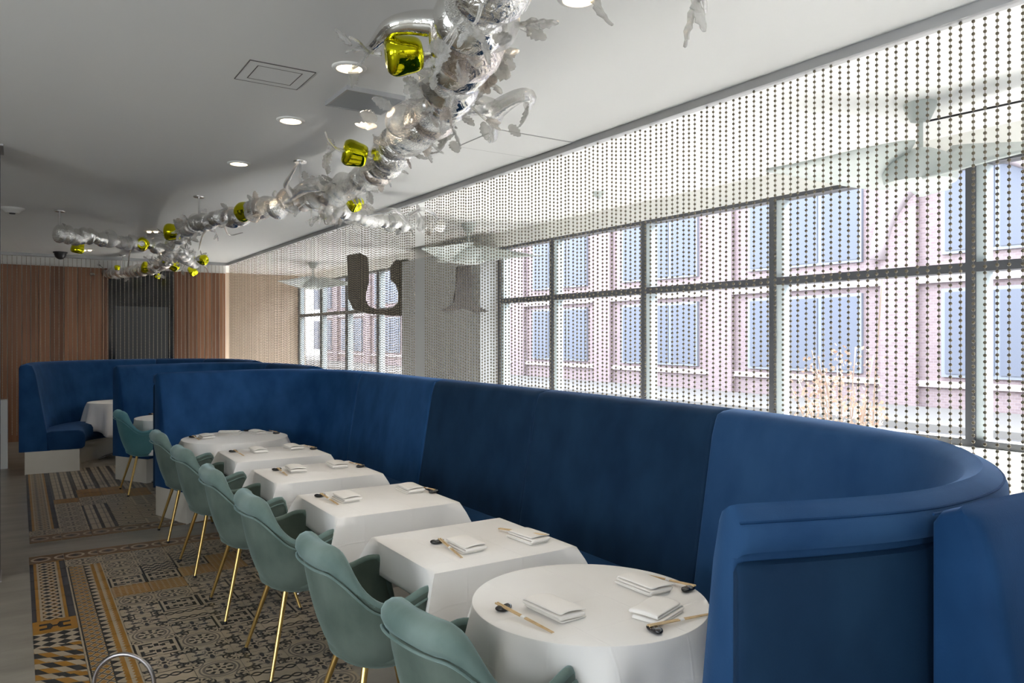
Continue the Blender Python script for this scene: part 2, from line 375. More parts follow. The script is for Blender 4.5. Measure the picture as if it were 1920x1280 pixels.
# ---------------------------------------------------------------- node expressions for tile patterns
class X:
    nt = None
    def __init__(s, v): s.v = v
    @staticmethod
    def op(o, *a):
        n = X.nt.nodes.new('ShaderNodeMath'); n.operation = o
        for i, q in enumerate(a):
            q = q.v if isinstance(q, X) else q
            if isinstance(q, (int, float)): n.inputs[i].default_value = q
            else: X.nt.links.new(q, n.inputs[i])
        return X(n.outputs[0])
    def __add__(s, o): return X.op('ADD', s, o)
    __radd__ = __add__
    def __sub__(s, o): return X.op('SUBTRACT', s, o)
    def __rsub__(s, o): return X.op('SUBTRACT', o, s)
    def __mul__(s, o): return X.op('MULTIPLY', s, o)
    __rmul__ = __mul__
    def __lt__(s, o): return X.op('LESS_THAN', s, o)
    def __gt__(s, o): return X.op('GREATER_THAN', s, o)
    def __and__(s, o): return X.op('MULTIPLY', s, o)
    def __or__(s, o): return X.op('MAXIMUM', s, o)
def ab(a): return X.op('ABSOLUTE', a)
def fr(a): return X.op('FRACT', a)
def sn(a): return X.op('SINE', a)
def cs(a): return X.op('COSINE', a)
def flr(a): return X.op('FLOOR', a)
def mx(a, b): return X.op('MAXIMUM', a, b)
def inv(a): return 1-a
def xor(a, b): return ab(a-b)
CREAM, BLACK, GOLD, GREY, SLATE, BROWN = (.40, .335, .245), (.022, .023, .024), (.34, .165, .02), (.17, .15, .125), (.045, .045, .052), (.17, .10, .05)
def tile_mat(name, fn):
    m = mat(name, CREAM, .38); nt = m.node_tree; X.nt = nt
    tc = nt.nodes.new('ShaderNodeUVMap'); sp = nt.nodes.new('ShaderNodeSeparateXYZ'); nt.links.new(tc.outputs[0], sp.inputs[0])
    base, layers = fn(X(sp.outputs[0]), X(sp.outputs[1]))
    cur = None
    for fac, c in layers:
        n = nt.nodes.new('ShaderNodeMix'); n.data_type = 'RGBA'; nt.links.new(fac.v, n.inputs[0])
        if cur is None: n.inputs[6].default_value = (*base, 1)
        else: nt.links.new(cur, n.inputs[6])
        n.inputs[7].default_value = (*c, 1); cur = n.outputs[2]
    # wear
    nz = nt.nodes.new('ShaderNodeTexNoise'); nz.inputs['Scale'].default_value = 6; nz.inputs['Detail'].default_value = 5
    tcc = nt.nodes.new('ShaderNodeTexCoord'); nt.links.new(tcc.outputs['Object'], nz.inputs['Vector'])
    mr = nt.nodes.new('ShaderNodeMapRange'); mr.inputs['To Min'].default_value = .75; mr.inputs['To Max'].default_value = 1.15; nt.links.new(nz.outputs[0], mr.inputs[0])
    mu = nt.nodes.new('ShaderNodeVectorMath'); mu.operation = 'SCALE'; nt.links.new(cur, mu.inputs[0]); nt.links.new(mr.outputs[0], mu.inputs['Scale'])
    nt.links.new(mu.outputs[0], nt.nodes['Principled BSDF'].inputs['Base Color'])
    return m
def strip(u, v, rot=False):
    c = ab(u-.47); tri = ab(fr(v*3)-.5)*2; cu = fr((u-.25)*3.4); dd = ab(cu-.5)*2
    s = dd+tri; inn = c < .22
    return SLATE, [(c < .36, GOLD), (c < .28, CREAM), (inn & (s < .75), BLACK), (inn & (s > 1.35), GOLD), (inn & (s > 1.6), BLACK)]
def pH(u, v):
    x = ab(u-.5); y = ab(v-.5)
    return GOLD, [((ab(x-.22) < .13) & (ab(y-.17) < .07), BLACK), ((x < .16) & (y < .06), BLACK), ((ab(x-.12) < .06) & (y < .15), BLACK)]
def harl(u, v):
    return CREAM, [(xor(fr(u*1.5+v*1.5) < .5, fr(u*1.5-v*1.5) < .5), BLACK)]
def blocks(u, v):
    p = fr(u*1.5+v*.8+flr(v*3+u*.8)*.37); q = fr(v*3+u*.8)
    return CREAM, [(p < .34, GOLD), (p > .67, BLACK), (q < .05, GREY)]
def arrow(u, v):
    a = ab(fr(v*3+u*4)-.5); b = ab(fr(v*3-u*4)-.5); l = u < .5
    wv = (sn(v*38)*.12+fr(u*5.2)) > .45
    return CREAM, [(l & (a < .3) & (b < .3), GOLD), ((l & (a > .42)) | (l & (b > .42)), BLACK), ((u > .04) & (u < .075), BLACK),
                   ((u > .47) & (ab(fr(v*3)-.5) < (.68-u)*2), BLACK), ((u > .66) & wv, GOLD), (u < .035, CREAM)]
def floral(u, v):
    x = u-.5; y = v-.5; r = X.op('SQRT', x*x+y*y); th = X.op('ARCTAN2', y, x)
    x2 = .5-ab(x); y2 = .5-ab(y); r2_ = X.op('SQRT', x2*x2+y2*y2); th2 = X.op('ARCTAN2', y2, x2)
    return CREAM, [((ab(r-.33) < .03), GREY), ((ab(r-.23) < .06) & (cs(th*8) > .1), BLACK), ((ab(r-.09) < .05) & (cs(th*4) > 0), BLACK),
                   ((ab(r2_-.13) < .05) & (cs(th2*8) > -.2), BLACK), ((ab(r2_-.24) < .02), GREY), (ab(r-.42) < .02, GREY)]
def key(u, v):
    x = ab(u-.5); y = ab(v-.5); m = mx(x, y)
    return CREAM, [((fr(m*5.2) > .55) & inv((x < .07) | (y < .07)), BLACK), ((x < .05) & (y > .12) & (y < .3), BLACK), (x > .45, BLACK), ((ab(x-.22) < .09) & (ab(y-.22) < .02), BLACK)]
def checks(u, v):
    return GOLD, [((sn(u*38) > .55), CREAM), ((sn(v*44) > .8), CREAM), ((sn(u*38) > .55) & (sn(v*44) > .2), GOLD)]
def scroll(u, v):
    x = ab(u-.5)*2; y = ab(v-.5)*2; r = X.op('SQRT', x*x+y*y); th = X.op('ARCTAN2', y, x); pet = cs(th*4)*.20+cs(th*8)*.10+.52
    a = x-.80; b = y-.80; rc = X.op('SQRT', a*a+b*b); tc = X.op('ARCTAN2', b, a); sp = sn(rc*20+tc*2)
    vx = ab(x-.62+sn(y*7)*.10); vy = ab(y-.62+sn(x*7)*.10)
    return CREAM, [((vx < .10) & (r > .6), GREY), ((vy < .10) & (r > .6), GREY), ((vx < .035) & (r > .62), BLACK), ((vy < .035) & (r > .62), BLACK), ((rc < .42) & (sp > .45), BLACK),
                   (r < pet, GREY), (r < pet-.05, CREAM), ((r < pet-.1) & (cs(th*8) > -.2), SLATE), ((r < .2), CREAM), ((r < .12), BLACK)]
def tooth(u, v):
    z = ab(fr(u*3)-.5); z2 = flr(z*6)*.14
    return CREAM, [(fr(v*3.5+z2*2) < .46, BLACK), (u < .05, BLACK)]
def stripes(u, v):
    return CREAM, [(fr(u*2.2+.1) < .28, SLATE), (ab(fr(u*2.2)-.62) < .05, GREY), (v < .06, GREY)]
def stairs(u, v):
    return CREAM, [(fr(v*3+flr(u*7)*.17) < .3, BLACK), ((ab(u-.5) < .18) & (ab(v-.5) < .1), CREAM), (ab(mx(ab(u-.5)*.8, ab(v-.5))-.1) < .025, BLACK)]
def bars(u, v):
    return CREAM, [((fr(v*6) < .5) & (fr(u*2) > .18), BLACK), ((fr(u*2) > .18) & (fr(v*6) < .2), GREY)]
def ogee(u, v):
    a = ab(fr(u*2)-.5)*.9; return CREAM, [(ab(fr(v*2+sn(u*12.57)*.16)-.5) < .07, BLACK), (ab(fr(v*2-sn(u*12.57)*.16)-.5) < .07, BLACK), (ab(v-.5) > .46, GREY)]
def chain(u, v):
    x = fr(u*1.5)-.5; y = (v-.5)*1.0; e = X.op('SQRT', x*x*1.0+y*y*2.2); d = ab(x)*1.0+ab(y)*1.5
    return BROWN, [(e < .43, CREAM), (e < .31, BROWN), (d < .24, SLATE), (d < .10, BLACK), (ab(v-.5) > .42, GOLD), (ab(v-.5) > .465, BROWN)]
def goldpl(u, v):
    return GOLD, [(sn(u*20+sn(v*30)*2) > .6, BROWN)]
TM = {k: tile_mat('tile_'+k, f) for k, f in dict(strip=strip, hmotif=pH, harlequin=harl, blocks=blocks, arrow=arrow, floral=floral, key=key, checks=checks,
      scroll=scroll, tooth=tooth, stripes=stripes, stairs=stairs, bars=bars, ogee=ogee, chain=chain, gold=goldpl).items()}
TS = .22
tile_mesh = {}
def tilemesh(k, sx=TS, sy=TS):
    kk = (k, sx, sy)
    if kk in tile_mesh: return tile_mesh[kk]
    bm = bmesh.new(); uv = bm.loops.layers.uv.new('UVMap'); g = .0015
    box(bm, g, sx-g, g, sy-g, -.01, .004)
    for f in bm.faces:
        for l in f.loops: l[uv].uv = (l.vert.co.x/sx, l.vert.co.y/sy)
    me = meshof(bm, 'tile'); me.materials.append(TM[k]); tile_mesh[kk] = me; return me
def put_tile(k, x, y, sx=TS, sy=TS):
    me = tilemesh(k, sx, sy); o = bpy.data.objects.new('tile', me); COL.objects.link(o); o.parent = floor; o.location = (x, y, 0)
TX0, TY1 = .07, 6.70
rt = random.Random(5)
grid = {}
for r in range(21):
    y = TY1-TS*(r+1)
    for c in range(8):
        x = TX0+TS*c
        if r == 0: k = 'chain'
        elif c == 0: k = 'strip' if r <= 6 else 'hmotif' if r == 7 else 'harlequin' if r == 8 else 'blocks'
        elif c == 1: k = 'floral' if r == 1 else 'arrow'
        elif r == 1: k = 'floral'
        elif r == 2: k = ('floral', 'floral', 'tooth', 'scroll', 'checks', 'key')[c-2]
        elif r == 3: k = ('floral', 'tooth', 'key', 'checks', 'key', 'scroll')[c-2]
        elif r == 4: k = ('key', 'key', 'checks', 'checks', 'scroll', 'scroll')[c-2]
        elif r == 5: k = ('checks', 'checks', 'floral', 'scroll', 'scroll', 'key')[c-2]
        elif r == 6: k = ('floral', 'floral', 'scroll', 'key', 'scroll', 'ogee')[c-2]
        elif r == 7: k = ('scroll', 'key', 'key', 'scroll', 'scroll', 'scroll')[c-2]
        elif r == 8: k = ('scroll', 'ogee', 'scroll', 'scroll', 'key', 'scroll')[c-2]
        else: k = rt.choice(('scroll', 'scroll', 'scroll', 'ogee', 'floral', 'key'))
        if c >= 6 and r > 13: continue
        put_tile(k, x, y)
FY0 = 7.15
for r in range(17):
    y = FY0+TS*r
    for c in range(8):
        x = TX0+.01+TS*c
        if r == 0: k = 'chain'
        elif c == 0: k = 'floral' if r == 1 else 'strip'
        elif c == 1: k = 'floral' if r < 7 else 'gold' if r == 7 else 'stripes'
        elif c == 2: k = 'stripes' if r < 6 else 'floral' if r < 8 else 'gold' if r < 10 else 'stripes'
        elif c == 3: k = 'stairs' if r < 6 else 'floral' if r < 8 else 'gold' if r < 10 else 'stripes'
        elif c == 4: k = 'stairs' if r in (2, 3, 4) else 'bars' if r < 7 else 'gold' if r < 9 else 'stripes'
        else: k = rt.choice(('bars', 'stripes', 'floral', 'scroll'))
        if r > 11 and c > 5: continue
        put_tile(k, x, y)

# ---------------------------------------------------------------- booths
LEAN = .135; BTOP = 1.31
def sweep_mesh(path, nor, i0, i1, prof, th, pinch=.012):
    """sweep closed profile (list of (offset fn, z)) between path stations i0..i1"""
    bm = bmesh.new(); rings = []
    ids = list(range(i0, i1+1))
    st = []
    for i in ids: st.append((Vector(path[i]), Vector(nor[i]), th[i]))
    # extra end stations for a soft seam
    def mix(a, b, t): return (a[0].lerp(b[0], t), a[1].lerp(b[1], t), a[2]*(1-t)+b[2]*t)
    st2 = [(st[0], 1), (mix(st[0], st[1], .12), .35), (mix(st[0], st[1], .4), .08)]+[(s, 0) for s in st[1:-1]]+[(mix(st[-1], st[-2], .4), .08), (mix(st[-1], st[-2], .12), .35), (st[-1], 1)]
    for (p, n_, t), pk in st2:
        ring = []
        pr = prof(t)
        cx = sum(a for a, _ in pr)/len(pr); cz = sum(b for _, b in pr)/len(pr)
        for o, z in pr:
            so = 1 if o > cx else -1
            o2 = o-so*pinch*pk; z2 = z-(pinch*pk if z > cz else 0)
            q = p+n_*o2; ring.append(bm.verts.new((q.x, q.y, z2)))
        rings.append(ring)
    m_ = len(rings[0])
    for a, b in zip(rings, rings[1:]):
        for k in range(m_): bm.faces.new((a[k], a[(k+1) % m_], b[(k+1) % m_], b[k]))
    bm.faces.new(rings[0][::-1]); bm.faces.new(rings[-1])
    return meshof(bm, smooth=True, angle=48)
def back_prof(t, step=.035):
    f = lambda z: -LEAN*(BTOP-z)/(BTOP-.5)
    q = min(.055, t*.42)
    return [(f(.27), .27), (f(.42), .42), (f(.7), .7), (f(1.0), 1.0), (f(1.2), 1.2), (.004, BTOP-q*.75), (.016, BTOP-q*.3), (q, BTOP-.002), (t*.5, BTOP+.004),
            (t-q, BTOP-.004), (t-.014, BTOP-q*.35), (t, BTOP-q*.8), (t+.002*(step > 0), 1.245), (t-.006*(step > 0), 1.228), (t-step, 1.222), (t-step, 1.0), (t-step, .6), (t-step, .27)]
def outer_prof(t):
    return [(t-.04, .25), (t-.04, 1.19), (t-.03, 1.205), (t-.016, 1.2), (t-.008, 1.18), (t-.006, .9), (t-.006, .5), (t-.006, .25)]
SD = .54
def seat_prof(t):
    a, b = -LEAN+.01, -SD
    return [(a, .28), (a, .485), (a-.06, .5), (-.35, .503), (b+.07, .5), (b+.02, .48), (b, .44), (b-.004, .36), (b+.004, .3), (b+.03, .275), (-.35, .27)]
def plinth_prof(t):
    a, b = t-.06, -SD+.06
    return [(b, 0), (b, .27), (b+.05, .272), (a-.05, .272), (a, .27), (a, 0)]
def make_booth(name, pts, tharm0, thmid, tharm1, seams, label, nap, step=.05, outer=True, mid=(.25, .75)):
    root = empty(name, (*pts[len(pts)//2], 0), label=label, cat='booth', group='blue curved booths')
    off = Vector((*pts[len(pts)//2], 0))
    path = catmull([(x, y, 0) for x, y in pts], step); path = [p-off for p in path]
    n_ = len(path); nor = []
    for i in range(n_):
        t = (path[min(i+1, n_-1)]-path[max(i-1, 0)]).normalized(); nor.append(Vector((t.y, -t.x, 0)))
    th = []
    for i in range(n_):
        f = i/(n_-1); a, b = mid
        if f < a: k = max(0, (f-a*.55)/(a*.45)); k = k*k*(3-2*k); th.append(tharm0*(1-k)+thmid*k)
        elif f > b: k = max(0, ((1-f)-(1-b)*.55)/((1-b)*.45)); k = k*k*(3-2*k); th.append(tharm1*(1-k)+thmid*k)
        else: th.append(thmid)
    def idx(s):
        if s[0] == 'f': return max(0, min(n_-1, round(s[1]*(n_-1))))
        best = min(range(n_), key=lambda i: (path[i]+off-Vector((s[1], s[2], 0))).length); return best
    ii = sorted({0, n_-1, *[idx(s) for s in seams]})
    for k, (a, b) in enumerate(zip(ii, ii[1:])):
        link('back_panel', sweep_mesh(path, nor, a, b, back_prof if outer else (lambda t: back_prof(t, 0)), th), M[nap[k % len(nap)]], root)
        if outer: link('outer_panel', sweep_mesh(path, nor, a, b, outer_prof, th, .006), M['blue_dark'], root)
    # seat and plinth
    for a, b in zip(ii, ii[1:]):
        link('seat_cushion', sweep_mesh(path, nor, a, b, seat_prof, th), M['blue'], root)
    link('plinth', sweep_mesh(path, nor, 0, n_-1, plinth_prof, th, .002), M['plinth'], root)
    # piped seam along the top outer edge
    tube_pts = [(path[i]+nor[i]*(th[i]-.008)+Vector((0, 0, BTOP-min(.055, th[i]*.42)*.5))) for i in range(0, n_)]
    link('top_piping', tubemesh(tube_pts, .003, 5), M['blue'], root)
    return root
B1 = [(1.21, 1.09), (1.44, 1.007), (1.63, .962), (1.81, .965), (1.97, .995), (2.14, 1.07), (2.34, 1.22), (2.48, 1.43), (2.58, 1.79), (2.66, 2.2), (2.69, 2.6), (2.70, 3.85), (2.70, 5.25), (2.70, 6.6), (2.63, 7.15), (2.47, 7.53), (2.24, 7.73), (1.93, 7.79), (1.58, 7.76), (1.09, 7.60)]
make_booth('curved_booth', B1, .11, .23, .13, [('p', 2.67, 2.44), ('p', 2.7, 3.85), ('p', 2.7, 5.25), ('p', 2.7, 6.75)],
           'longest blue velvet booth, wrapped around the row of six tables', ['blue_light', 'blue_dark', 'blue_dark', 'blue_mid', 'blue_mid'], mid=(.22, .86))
B2 = [(2.7, 8.35), (2.70, 8.9), (2.66, 9.4), (2.5, 9.85), (2.2, 10.1), (1.85, 10.16), (1.5, 10.06), (.98, 9.78)]
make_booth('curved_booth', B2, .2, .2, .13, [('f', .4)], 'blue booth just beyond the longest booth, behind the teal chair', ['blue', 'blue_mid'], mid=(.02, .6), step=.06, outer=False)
B3 = [(2.68, 10.75), (2.68, 11.2), (2.55, 11.75), (2.2, 12.12), (1.6, 12.3), (.95, 12.2), (.45, 11.85), (.2, 11.35), (.16, 10.72)]
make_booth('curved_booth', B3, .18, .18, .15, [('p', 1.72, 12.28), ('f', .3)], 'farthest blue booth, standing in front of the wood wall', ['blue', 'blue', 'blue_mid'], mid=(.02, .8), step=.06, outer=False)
B0 = [(2.55, -.95), (2.66, -.5), (2.66, 0), (2.56, .38), (2.36, .6), (2.1, .7), (1.85, .715), (1.56, .728)]
make_booth('curved_booth', B0, .2, .2, .11, [('f', .45)], 'blue booth arm standing against the nearest end of the longest booth', ['blue', 'blue'], mid=(.02, .6), step=.06, outer=False)

# ---------------------------------------------------------------- tables and cloths
TZ = .75
creases(M['cloth'])
def sq_cloth(x0, x1, y0, y1, dl, df, dr, db, seed):
    """draped cloth mesh about its own centre: drops on the -x, -y, +x, +y sides"""
    rs = random.Random(seed); bm = bmesh.new()
    cx, cy = (x0+x1)/2, (y0+y1)/2; hx, hy = (x1-x0)/2, (y1-y0)/2
    N = 14; nv = 7
    per = []   # (x, y, nx, ny, drop, flare)
    cor = [(-hx, -hy, dl, df), (hx, -hy, df, dr), (hx, hy, dr, db), (-hx, hy, db, dl)]
    sides = [((-hx, -hy), (hx, -hy), (0, -1), df), ((hx, -hy), (hx, hy), (1, 0), dr), ((hx, hy), (-hx, hy), (0, 1), db), ((-hx, hy), (-hx, -hy), (-1, 0), dl)]
    for s, (a, b, nn, d) in enumerate(sides):
        ph = rs.uniform(0, 6)
        for k in range(N):
            t = k/N; px = a[0]+(b[0]-a[0])*t; py = a[1]+(b[1]-a[1])*t
            ce = max(0, 1-min(t, 1-t)*N/1.7)
            if k == 0:
                pd = sides[s-1][3]; pn = sides[s-1][2]
                per.append((px, py, (nn[0]+pn[0])*.8, (nn[1]+pn[1])*.8, (d*d+pd*pd)**.5*.98, .46))
            else:
                w_ = .03+.012*math.sin(t*9+ph)
                cur = w_*.6*(1-ce)+.045*ce
                per.append((px, py, nn[0], nn[1], d+(.06*ce), cur/d*.5))
    top = []
    rr = .006
    rings = [[bm.verts.new((p[0]-(.01 if p[0] > 0 else -.01)*(abs(abs(p[0])-hx) < 1e-6), p[1]-(.01 if p[1] > 0 else -.01)*(abs(abs(p[1])-hy) < 1e-6), TZ+.004)) for p in per]]
    rings.append([bm.verts.new((p[0], p[1], TZ-.001)) for p in per])
    for v in range(1, nv+1):
        f = v/nv; ring = []
        for p in per:
            out = p[5]*p[4]*(f**.8)
            ring.append(bm.verts.new((p[0]+p[2]*out, p[1]+p[3]*out, TZ-.004-p[4]*f)))
        rings.append(ring)
    m_ = len(per)
    c = bm.faces.new(rings[0])
    for a, b in zip(rings, rings[1:]):
        for k in range(m_): bm.faces.new((a[k], a[(k+1) % m_], b[(k+1) % m_], b[k]))
    bmesh.ops.recalc_face_normals(bm, faces=bm.faces)
    me = bpy.data.meshes.new('cloth'); bm.to_mesh(me); bm.free()
    for p in me.polygons: p.use_smooth = True
    me.set_sharp_from_angle(angle=R(50))
    return me, (cx, cy)
def round_cloth(r, drop, seed, nf=9):
    rs = random.Random(seed); bm = bmesh.new(); n_ = 144; nv = 10
    ph = [rs.uniform(0, 6.28) for _ in range(4)]
    def fold(a): return .5+.5*math.sin(nf*a+ph[0]+.6*math.sin(2*a+ph[1]))
    rings = []
    for q, z in ((.3, .005), (.7, .005), (.985, .005), (.996, .0035), (1, .0)):
        rings.append([bm.verts.new((r*q*math.cos(2*math.pi*k/n_), r*q*math.sin(2*math.pi*k/n_), TZ+z)) for k in range(n_)])
    for v in range(1, nv+1):
        f = v/nv; ring = []
        for k in range(n_):
            a = 2*math.pi*k/n_; sqr = .5+.5*math.cos(4*(a-ph[2]))
            d = drop*(1+.22*sqr)
            rad = r+.002*f+(fold(a)**2.2)*(.07+.05*math.sin(3*a+ph[3])**2)*f**.65+.03*sqr*f
            ring.append(bm.verts.new((rad*math.cos(a), rad*math.sin(a), TZ-.004-d*f)))
        rings.append(ring)
    bm.faces.new(rings[0])
    for a, b in zip(rings, rings[1:]):
        for k in range(n_): bm.faces.new((a[k], a[(k+1) % n_], b[(k+1) % n_], b[k]))
    bmesh.ops.recalc_face_normals(bm, faces=bm.faces)
    me = bpy.data.meshes.new('cloth'); bm.to_mesh(me); bm.free()
    for p in me.polygons: p.use_smooth = True
    me.set_sharp_from_angle(angle=R(38))
    return me
def thick(o, t=.0025):
    md = o.modifiers.new('thickness', 'SOLIDIFY'); md.thickness = t; md.offset = -1
def make_table(x, y, sx, sy, rnd_, label, foot=.26):
    t = empty('dining_table', (x, y, .004), label=label, cat='table', group='dining tables')
    if rnd_: top = lathemesh([(.01, TZ-.04), (sx, TZ-.04), (sx+.004, TZ-.03), (sx+.004, TZ-.012), (sx, TZ-.007), (.01, TZ-.007)], 40)
    else: top = boxmesh(-sx, sx, -sy, sy, TZ-.04, TZ-.007, bev=.004)
    link('tabletop', top, M['tablewood'], t)
    link('pedestal', lathemesh([(.02, .04), (.04, .045), (.036, .08), (.03, .1), (.03, .68), (.06, .70), (.12, .705)], 20), M['chrome'], t)
    for a in range(4):
        q = R(45+90*a); c, s = math.cos(q), math.sin(q)
        bm = bmesh.new(); tube(bm, [(0, 0, .045), (foot*.6*c, foot*.6*s, .035), (foot*c, foot*s, .016)], [.022, .018, .013], 8)
        link('foot', meshof(bm, smooth=True), M['chrome'], t)
    return t
tabs = []
SQ = [(1.325, 2.005, 2.575, 3.19, 'second'), (1.325, 2.01, 3.61, 4.26, 'third'), (1.32, 2.01, 4.64, 5.24, 'fourth'), (1.31, 2.0, 5.6, 6.22, 'fifth')]
ordn = {'second': 'second table from the camera', 'third': 'third table from the camera', 'fourth': 'fourth table from the camera', 'fifth': 'fifth table from the camera'}
for i, (x0, x1, y0, y1, nm) in enumerate(SQ):
    cx, cy = (x0+x1)/2, (y0+y1)/2
    make_table(cx, cy, (x1-x0)/2-.006, (y1-y0)/2-.006, False, 'square pedestal table under white cloth, %s' % ordn[nm])
    me, c = sq_cloth(x0, x1, y0, y1, .13, .27, .22, .24, 20+i)
    o = link('tablecloth', me, M['cloth'], None, (cx, cy, 0)); thick(o)
    tag(o, 'white square cloth draped on the %s' % ordn[nm], 'tablecloth', 'white tablecloths')
RT = [((1.635, 2.03), .40, .34, 'nearest round table', 'round pedestal table under white cloth, nearest of all tables', 4),
      ((1.62, 6.99), .445, .30, 'round table at the far end of the long booth', 'round pedestal table under white cloth, last in the long booth', 8),
      ((1.62, 9.35), .42, .28, 'round table behind the teal chair', 'round pedestal table in the booth behind the teal chair', 12),
      (None, .38, .36, 'round table in the farthest booth', 'round table with steel foot showing in the farthest booth', 15)]
RT[3] = (at(222, 752, .755), *RT[3][1:])
RT[2] = (at(330, 781, .755), *RT[2][1:])
for (c, r, dp, nm, tl, sd) in RT:
    make_table(c[0], c[1], r-.008, 0, True, tl, .17 if sd == 8 else .30 if sd != 15 else .36)
    o = link('tablecloth', round_cloth(r, dp, sd), M['cloth'], None, (c[0], c[1], 0)); thick(o)
    tag(o, 'white cloth draped on the %s' % nm, 'tablecloth', 'white tablecloths')

# ---------------------------------------------------------------- table settings
CZT = TZ+.0052
def napkin_mesh(lx, ly, seed):
    """stacked folds: serpentine ribbon across y, extruded along x"""
    rs = random.Random(seed); pts = []; t = .0042
    lev = [.0035, .0115, .0195, .0275]
    w_ = ly/2
    for i, z in enumerate(lev):
        e = rs.uniform(-.004, .004)
        seg = [(-w_+.005+e+(2*w_-.010)*q/8, z) for q in range(9)]
        if i % 2: seg = seg[::-1]
        pts += seg
        if i < len(lev)-1:
            yb, zb = seg[-1]; sg = 1 if yb > 0 else -1; zn = lev[i+1]
            pts += [(yb+sg*.0035, z+.0012), (yb+sg*.0052, (z+zn)/2), (yb+sg*.0035, zn-.0012)]
    bm = bmesh.new(); rows = []
    nx = 9
    for i in range(nx):
        f = i/(nx-1); xx = (f-.5)*lx; row = []
        for j, (y, z) in enumerate(pts):
            dz = .006*math.sin(f*math.pi)*max(0, (z-.015)/.012)+.0008*math.sin(f*5+seed); sk = (.006*math.sin(z*200+seed))
            row.append(bm.verts.new((xx+sk, y+.004*math.sin(f*3+seed)*z/.027, z+dz)))
        rows.append(row)
    for a, b in zip(rows, rows[1:]):
        for k in range(len(pts)-1): bm.faces.new((a[k], a[k+1], b[k+1], b[k]))
    bmesh.ops.recalc_face_normals(bm, faces=bm.faces)
    me = bpy.data.meshes.new('napkin'); bm.to_mesh(me); bm.free()
    for p in me.polygons: p.use_smooth = True
    return me
def put_napkin(px, py, ang, where, lx=.105, ly=.175, seed=1):
    x, y = at(px, py, TZ+.015)
    o = link('napkin', napkin_mesh(lx, ly, seed), M['napkin'], None, (x, y, CZT)); o.rotation_euler = (0, 0, ang)
    md = o.modifiers.new('thickness', 'SOLIDIFY'); md.thickness = .0066; md.offset = 0
    md = o.modifiers.new('soft', 'SUBSURF'); md.levels = 1; md.render_levels = 1
    tag(o, 'folded white napkin '+where, 'napkin', 'folded napkins')
def rest_mesh():
    bm = bmesh.new(); bmesh.ops.create_uvsphere(bm, u_segments=24, v_segments=14, radius=1)
    for v in bm.verts:
        x, y, z = v.co
        z = max(z, -.75)
        sag = .55*math.exp(-(x*2.2)**2) if z > 0 else 0
        bend = .25*x*x
        v.co = (x*.032, (y+bend-.1)*.019, (z*(1-sag)+.75)*.0125)
    return meshof(bm, smooth=True)
REST = rest_mesh(); REST.materials.append(M['stone'])
def put_rest(x, y, ang, where):
    o = bpy.data.objects.new('chopstick_rest', REST); COL.objects.link(o); o.location = (x, y, CZT); o.rotation_euler = (0, 0, ang)
    tag(o, 'glossy black chopstick rest '+where, 'chopstick rest', 'chopstick rests')
def put_sticks(p0, p1, where, z0=.0, z1=.0):
    """p0 on the rest (lifted z0) to p1"""
    a = Vector((*p0, CZT+z0+.004)); b = Vector((*p1, CZT+z1+.004)); L = (b-a).length
    root = empty('chopsticks', tuple((a+b)/2), label='pair of bamboo chopsticks '+where, cat='chopsticks', group='chopstick pairs')
    c = (a+b)/2; d = (b-a).normalized(); s = d.cross(Vector((0, 0, 1))).normalized()
    for k in (-1, 1):
        q0, q1 = a-c+s*k*.0045, b-c+s*k*.0032
        link('chopstick', tubemesh([q0, (q0+q1)/2, q1], [.0032, .0027, .0018], 6), M['bamboo'], root)
    bm = bmesh.new(); tube(bm, [d*-.009, d*.009], .0072, 8); bmesh.ops.scale(bm, vec=(1, 1, .6), verts=bm.verts)
    link('paper_band', meshof(bm), M['paper'], root)
A0 = math.atan2(.42, .9)
def setting(where, nap=None, rest=None, st=None, nang=0, rang=None, z1=0., z0=.014, seed=1, nsize=None):
    if nap: put_napkin(nap[0], nap[1], nang, where, *(nsize or (.105, .175)), seed=seed)
    ra = rang
    if st:
        p0 = at(st[0], st[1], CZT+z0); p1 = at(st[2], st[3], CZT+z1)
        if ra is None: ra = math.atan2(p1[1]-p0[1], p1[0]-p0[0])+math.pi/2
        put_sticks(p0, p1, where, z0, z1)
    if rest: put_rest(*at(rest[0], rest[1], CZT+.006), ra or 0, where)
T6 = 'on the nearest round table'
setting(T6+', aisle side', (1040, 1143), (945, 1140), (931, 1132, 1037, 1188), R(4), seed=1, nsize=(.105, .19))
setting(T6+', window side', (1208, 1098), (1290, 1105), (1303, 1100, 1206, 1078), R(2), seed=2, nsize=(.105, .18))
setting(T6+', beside the booth arm', (1232, 1147), (1228, 1181), (1216, 1175, 1335, 1152), R(108), seed=3, nsize=(.105, .165))
for nm, dat in (('second', (((873, 1023), (820, 1016), (824, 1011, 866, 1047)), ((991, 1007), None, (936, 992, 1024, 1004)))),
                ('third', (((650, 933), (600, 929), (602, 926, 634, 947)), ((770, 917), (813, 922), (815, 919, 788, 913)))),
                ('fourth', (((555, 880), (519, 880), (521, 878, 538, 892)), ((632, 872), (676, 874), (677, 872, 655, 867)))),
                ('fifth', (((485, 845), (437, 846), (439, 844, 457, 855)), ((550, 839), (588, 841), (589, 839, 571, 835))))):
    tn = 'on the '+ordn[nm]
    (n1, r1, s1), (n2, r2_, s2) = dat
    setting(tn+', aisle side', n1, r1, s1, R(rnd.uniform(-5, 8)), seed=rnd.randint(1, 50))
    if nm == 'second': setting(tn+', window side', n2, None, s2, R(4), z0=.004, z1=.039, seed=9)
    else: setting(tn+', window side', n2, r2_, s2, R(rnd.uniform(-4, 8)), seed=rnd.randint(1, 50))
TF = 'on the last round table of the long booth'
setting(TF+', aisle side', (387, 819), (361, 819), (362, 817, 374, 825), R(0), seed=4)
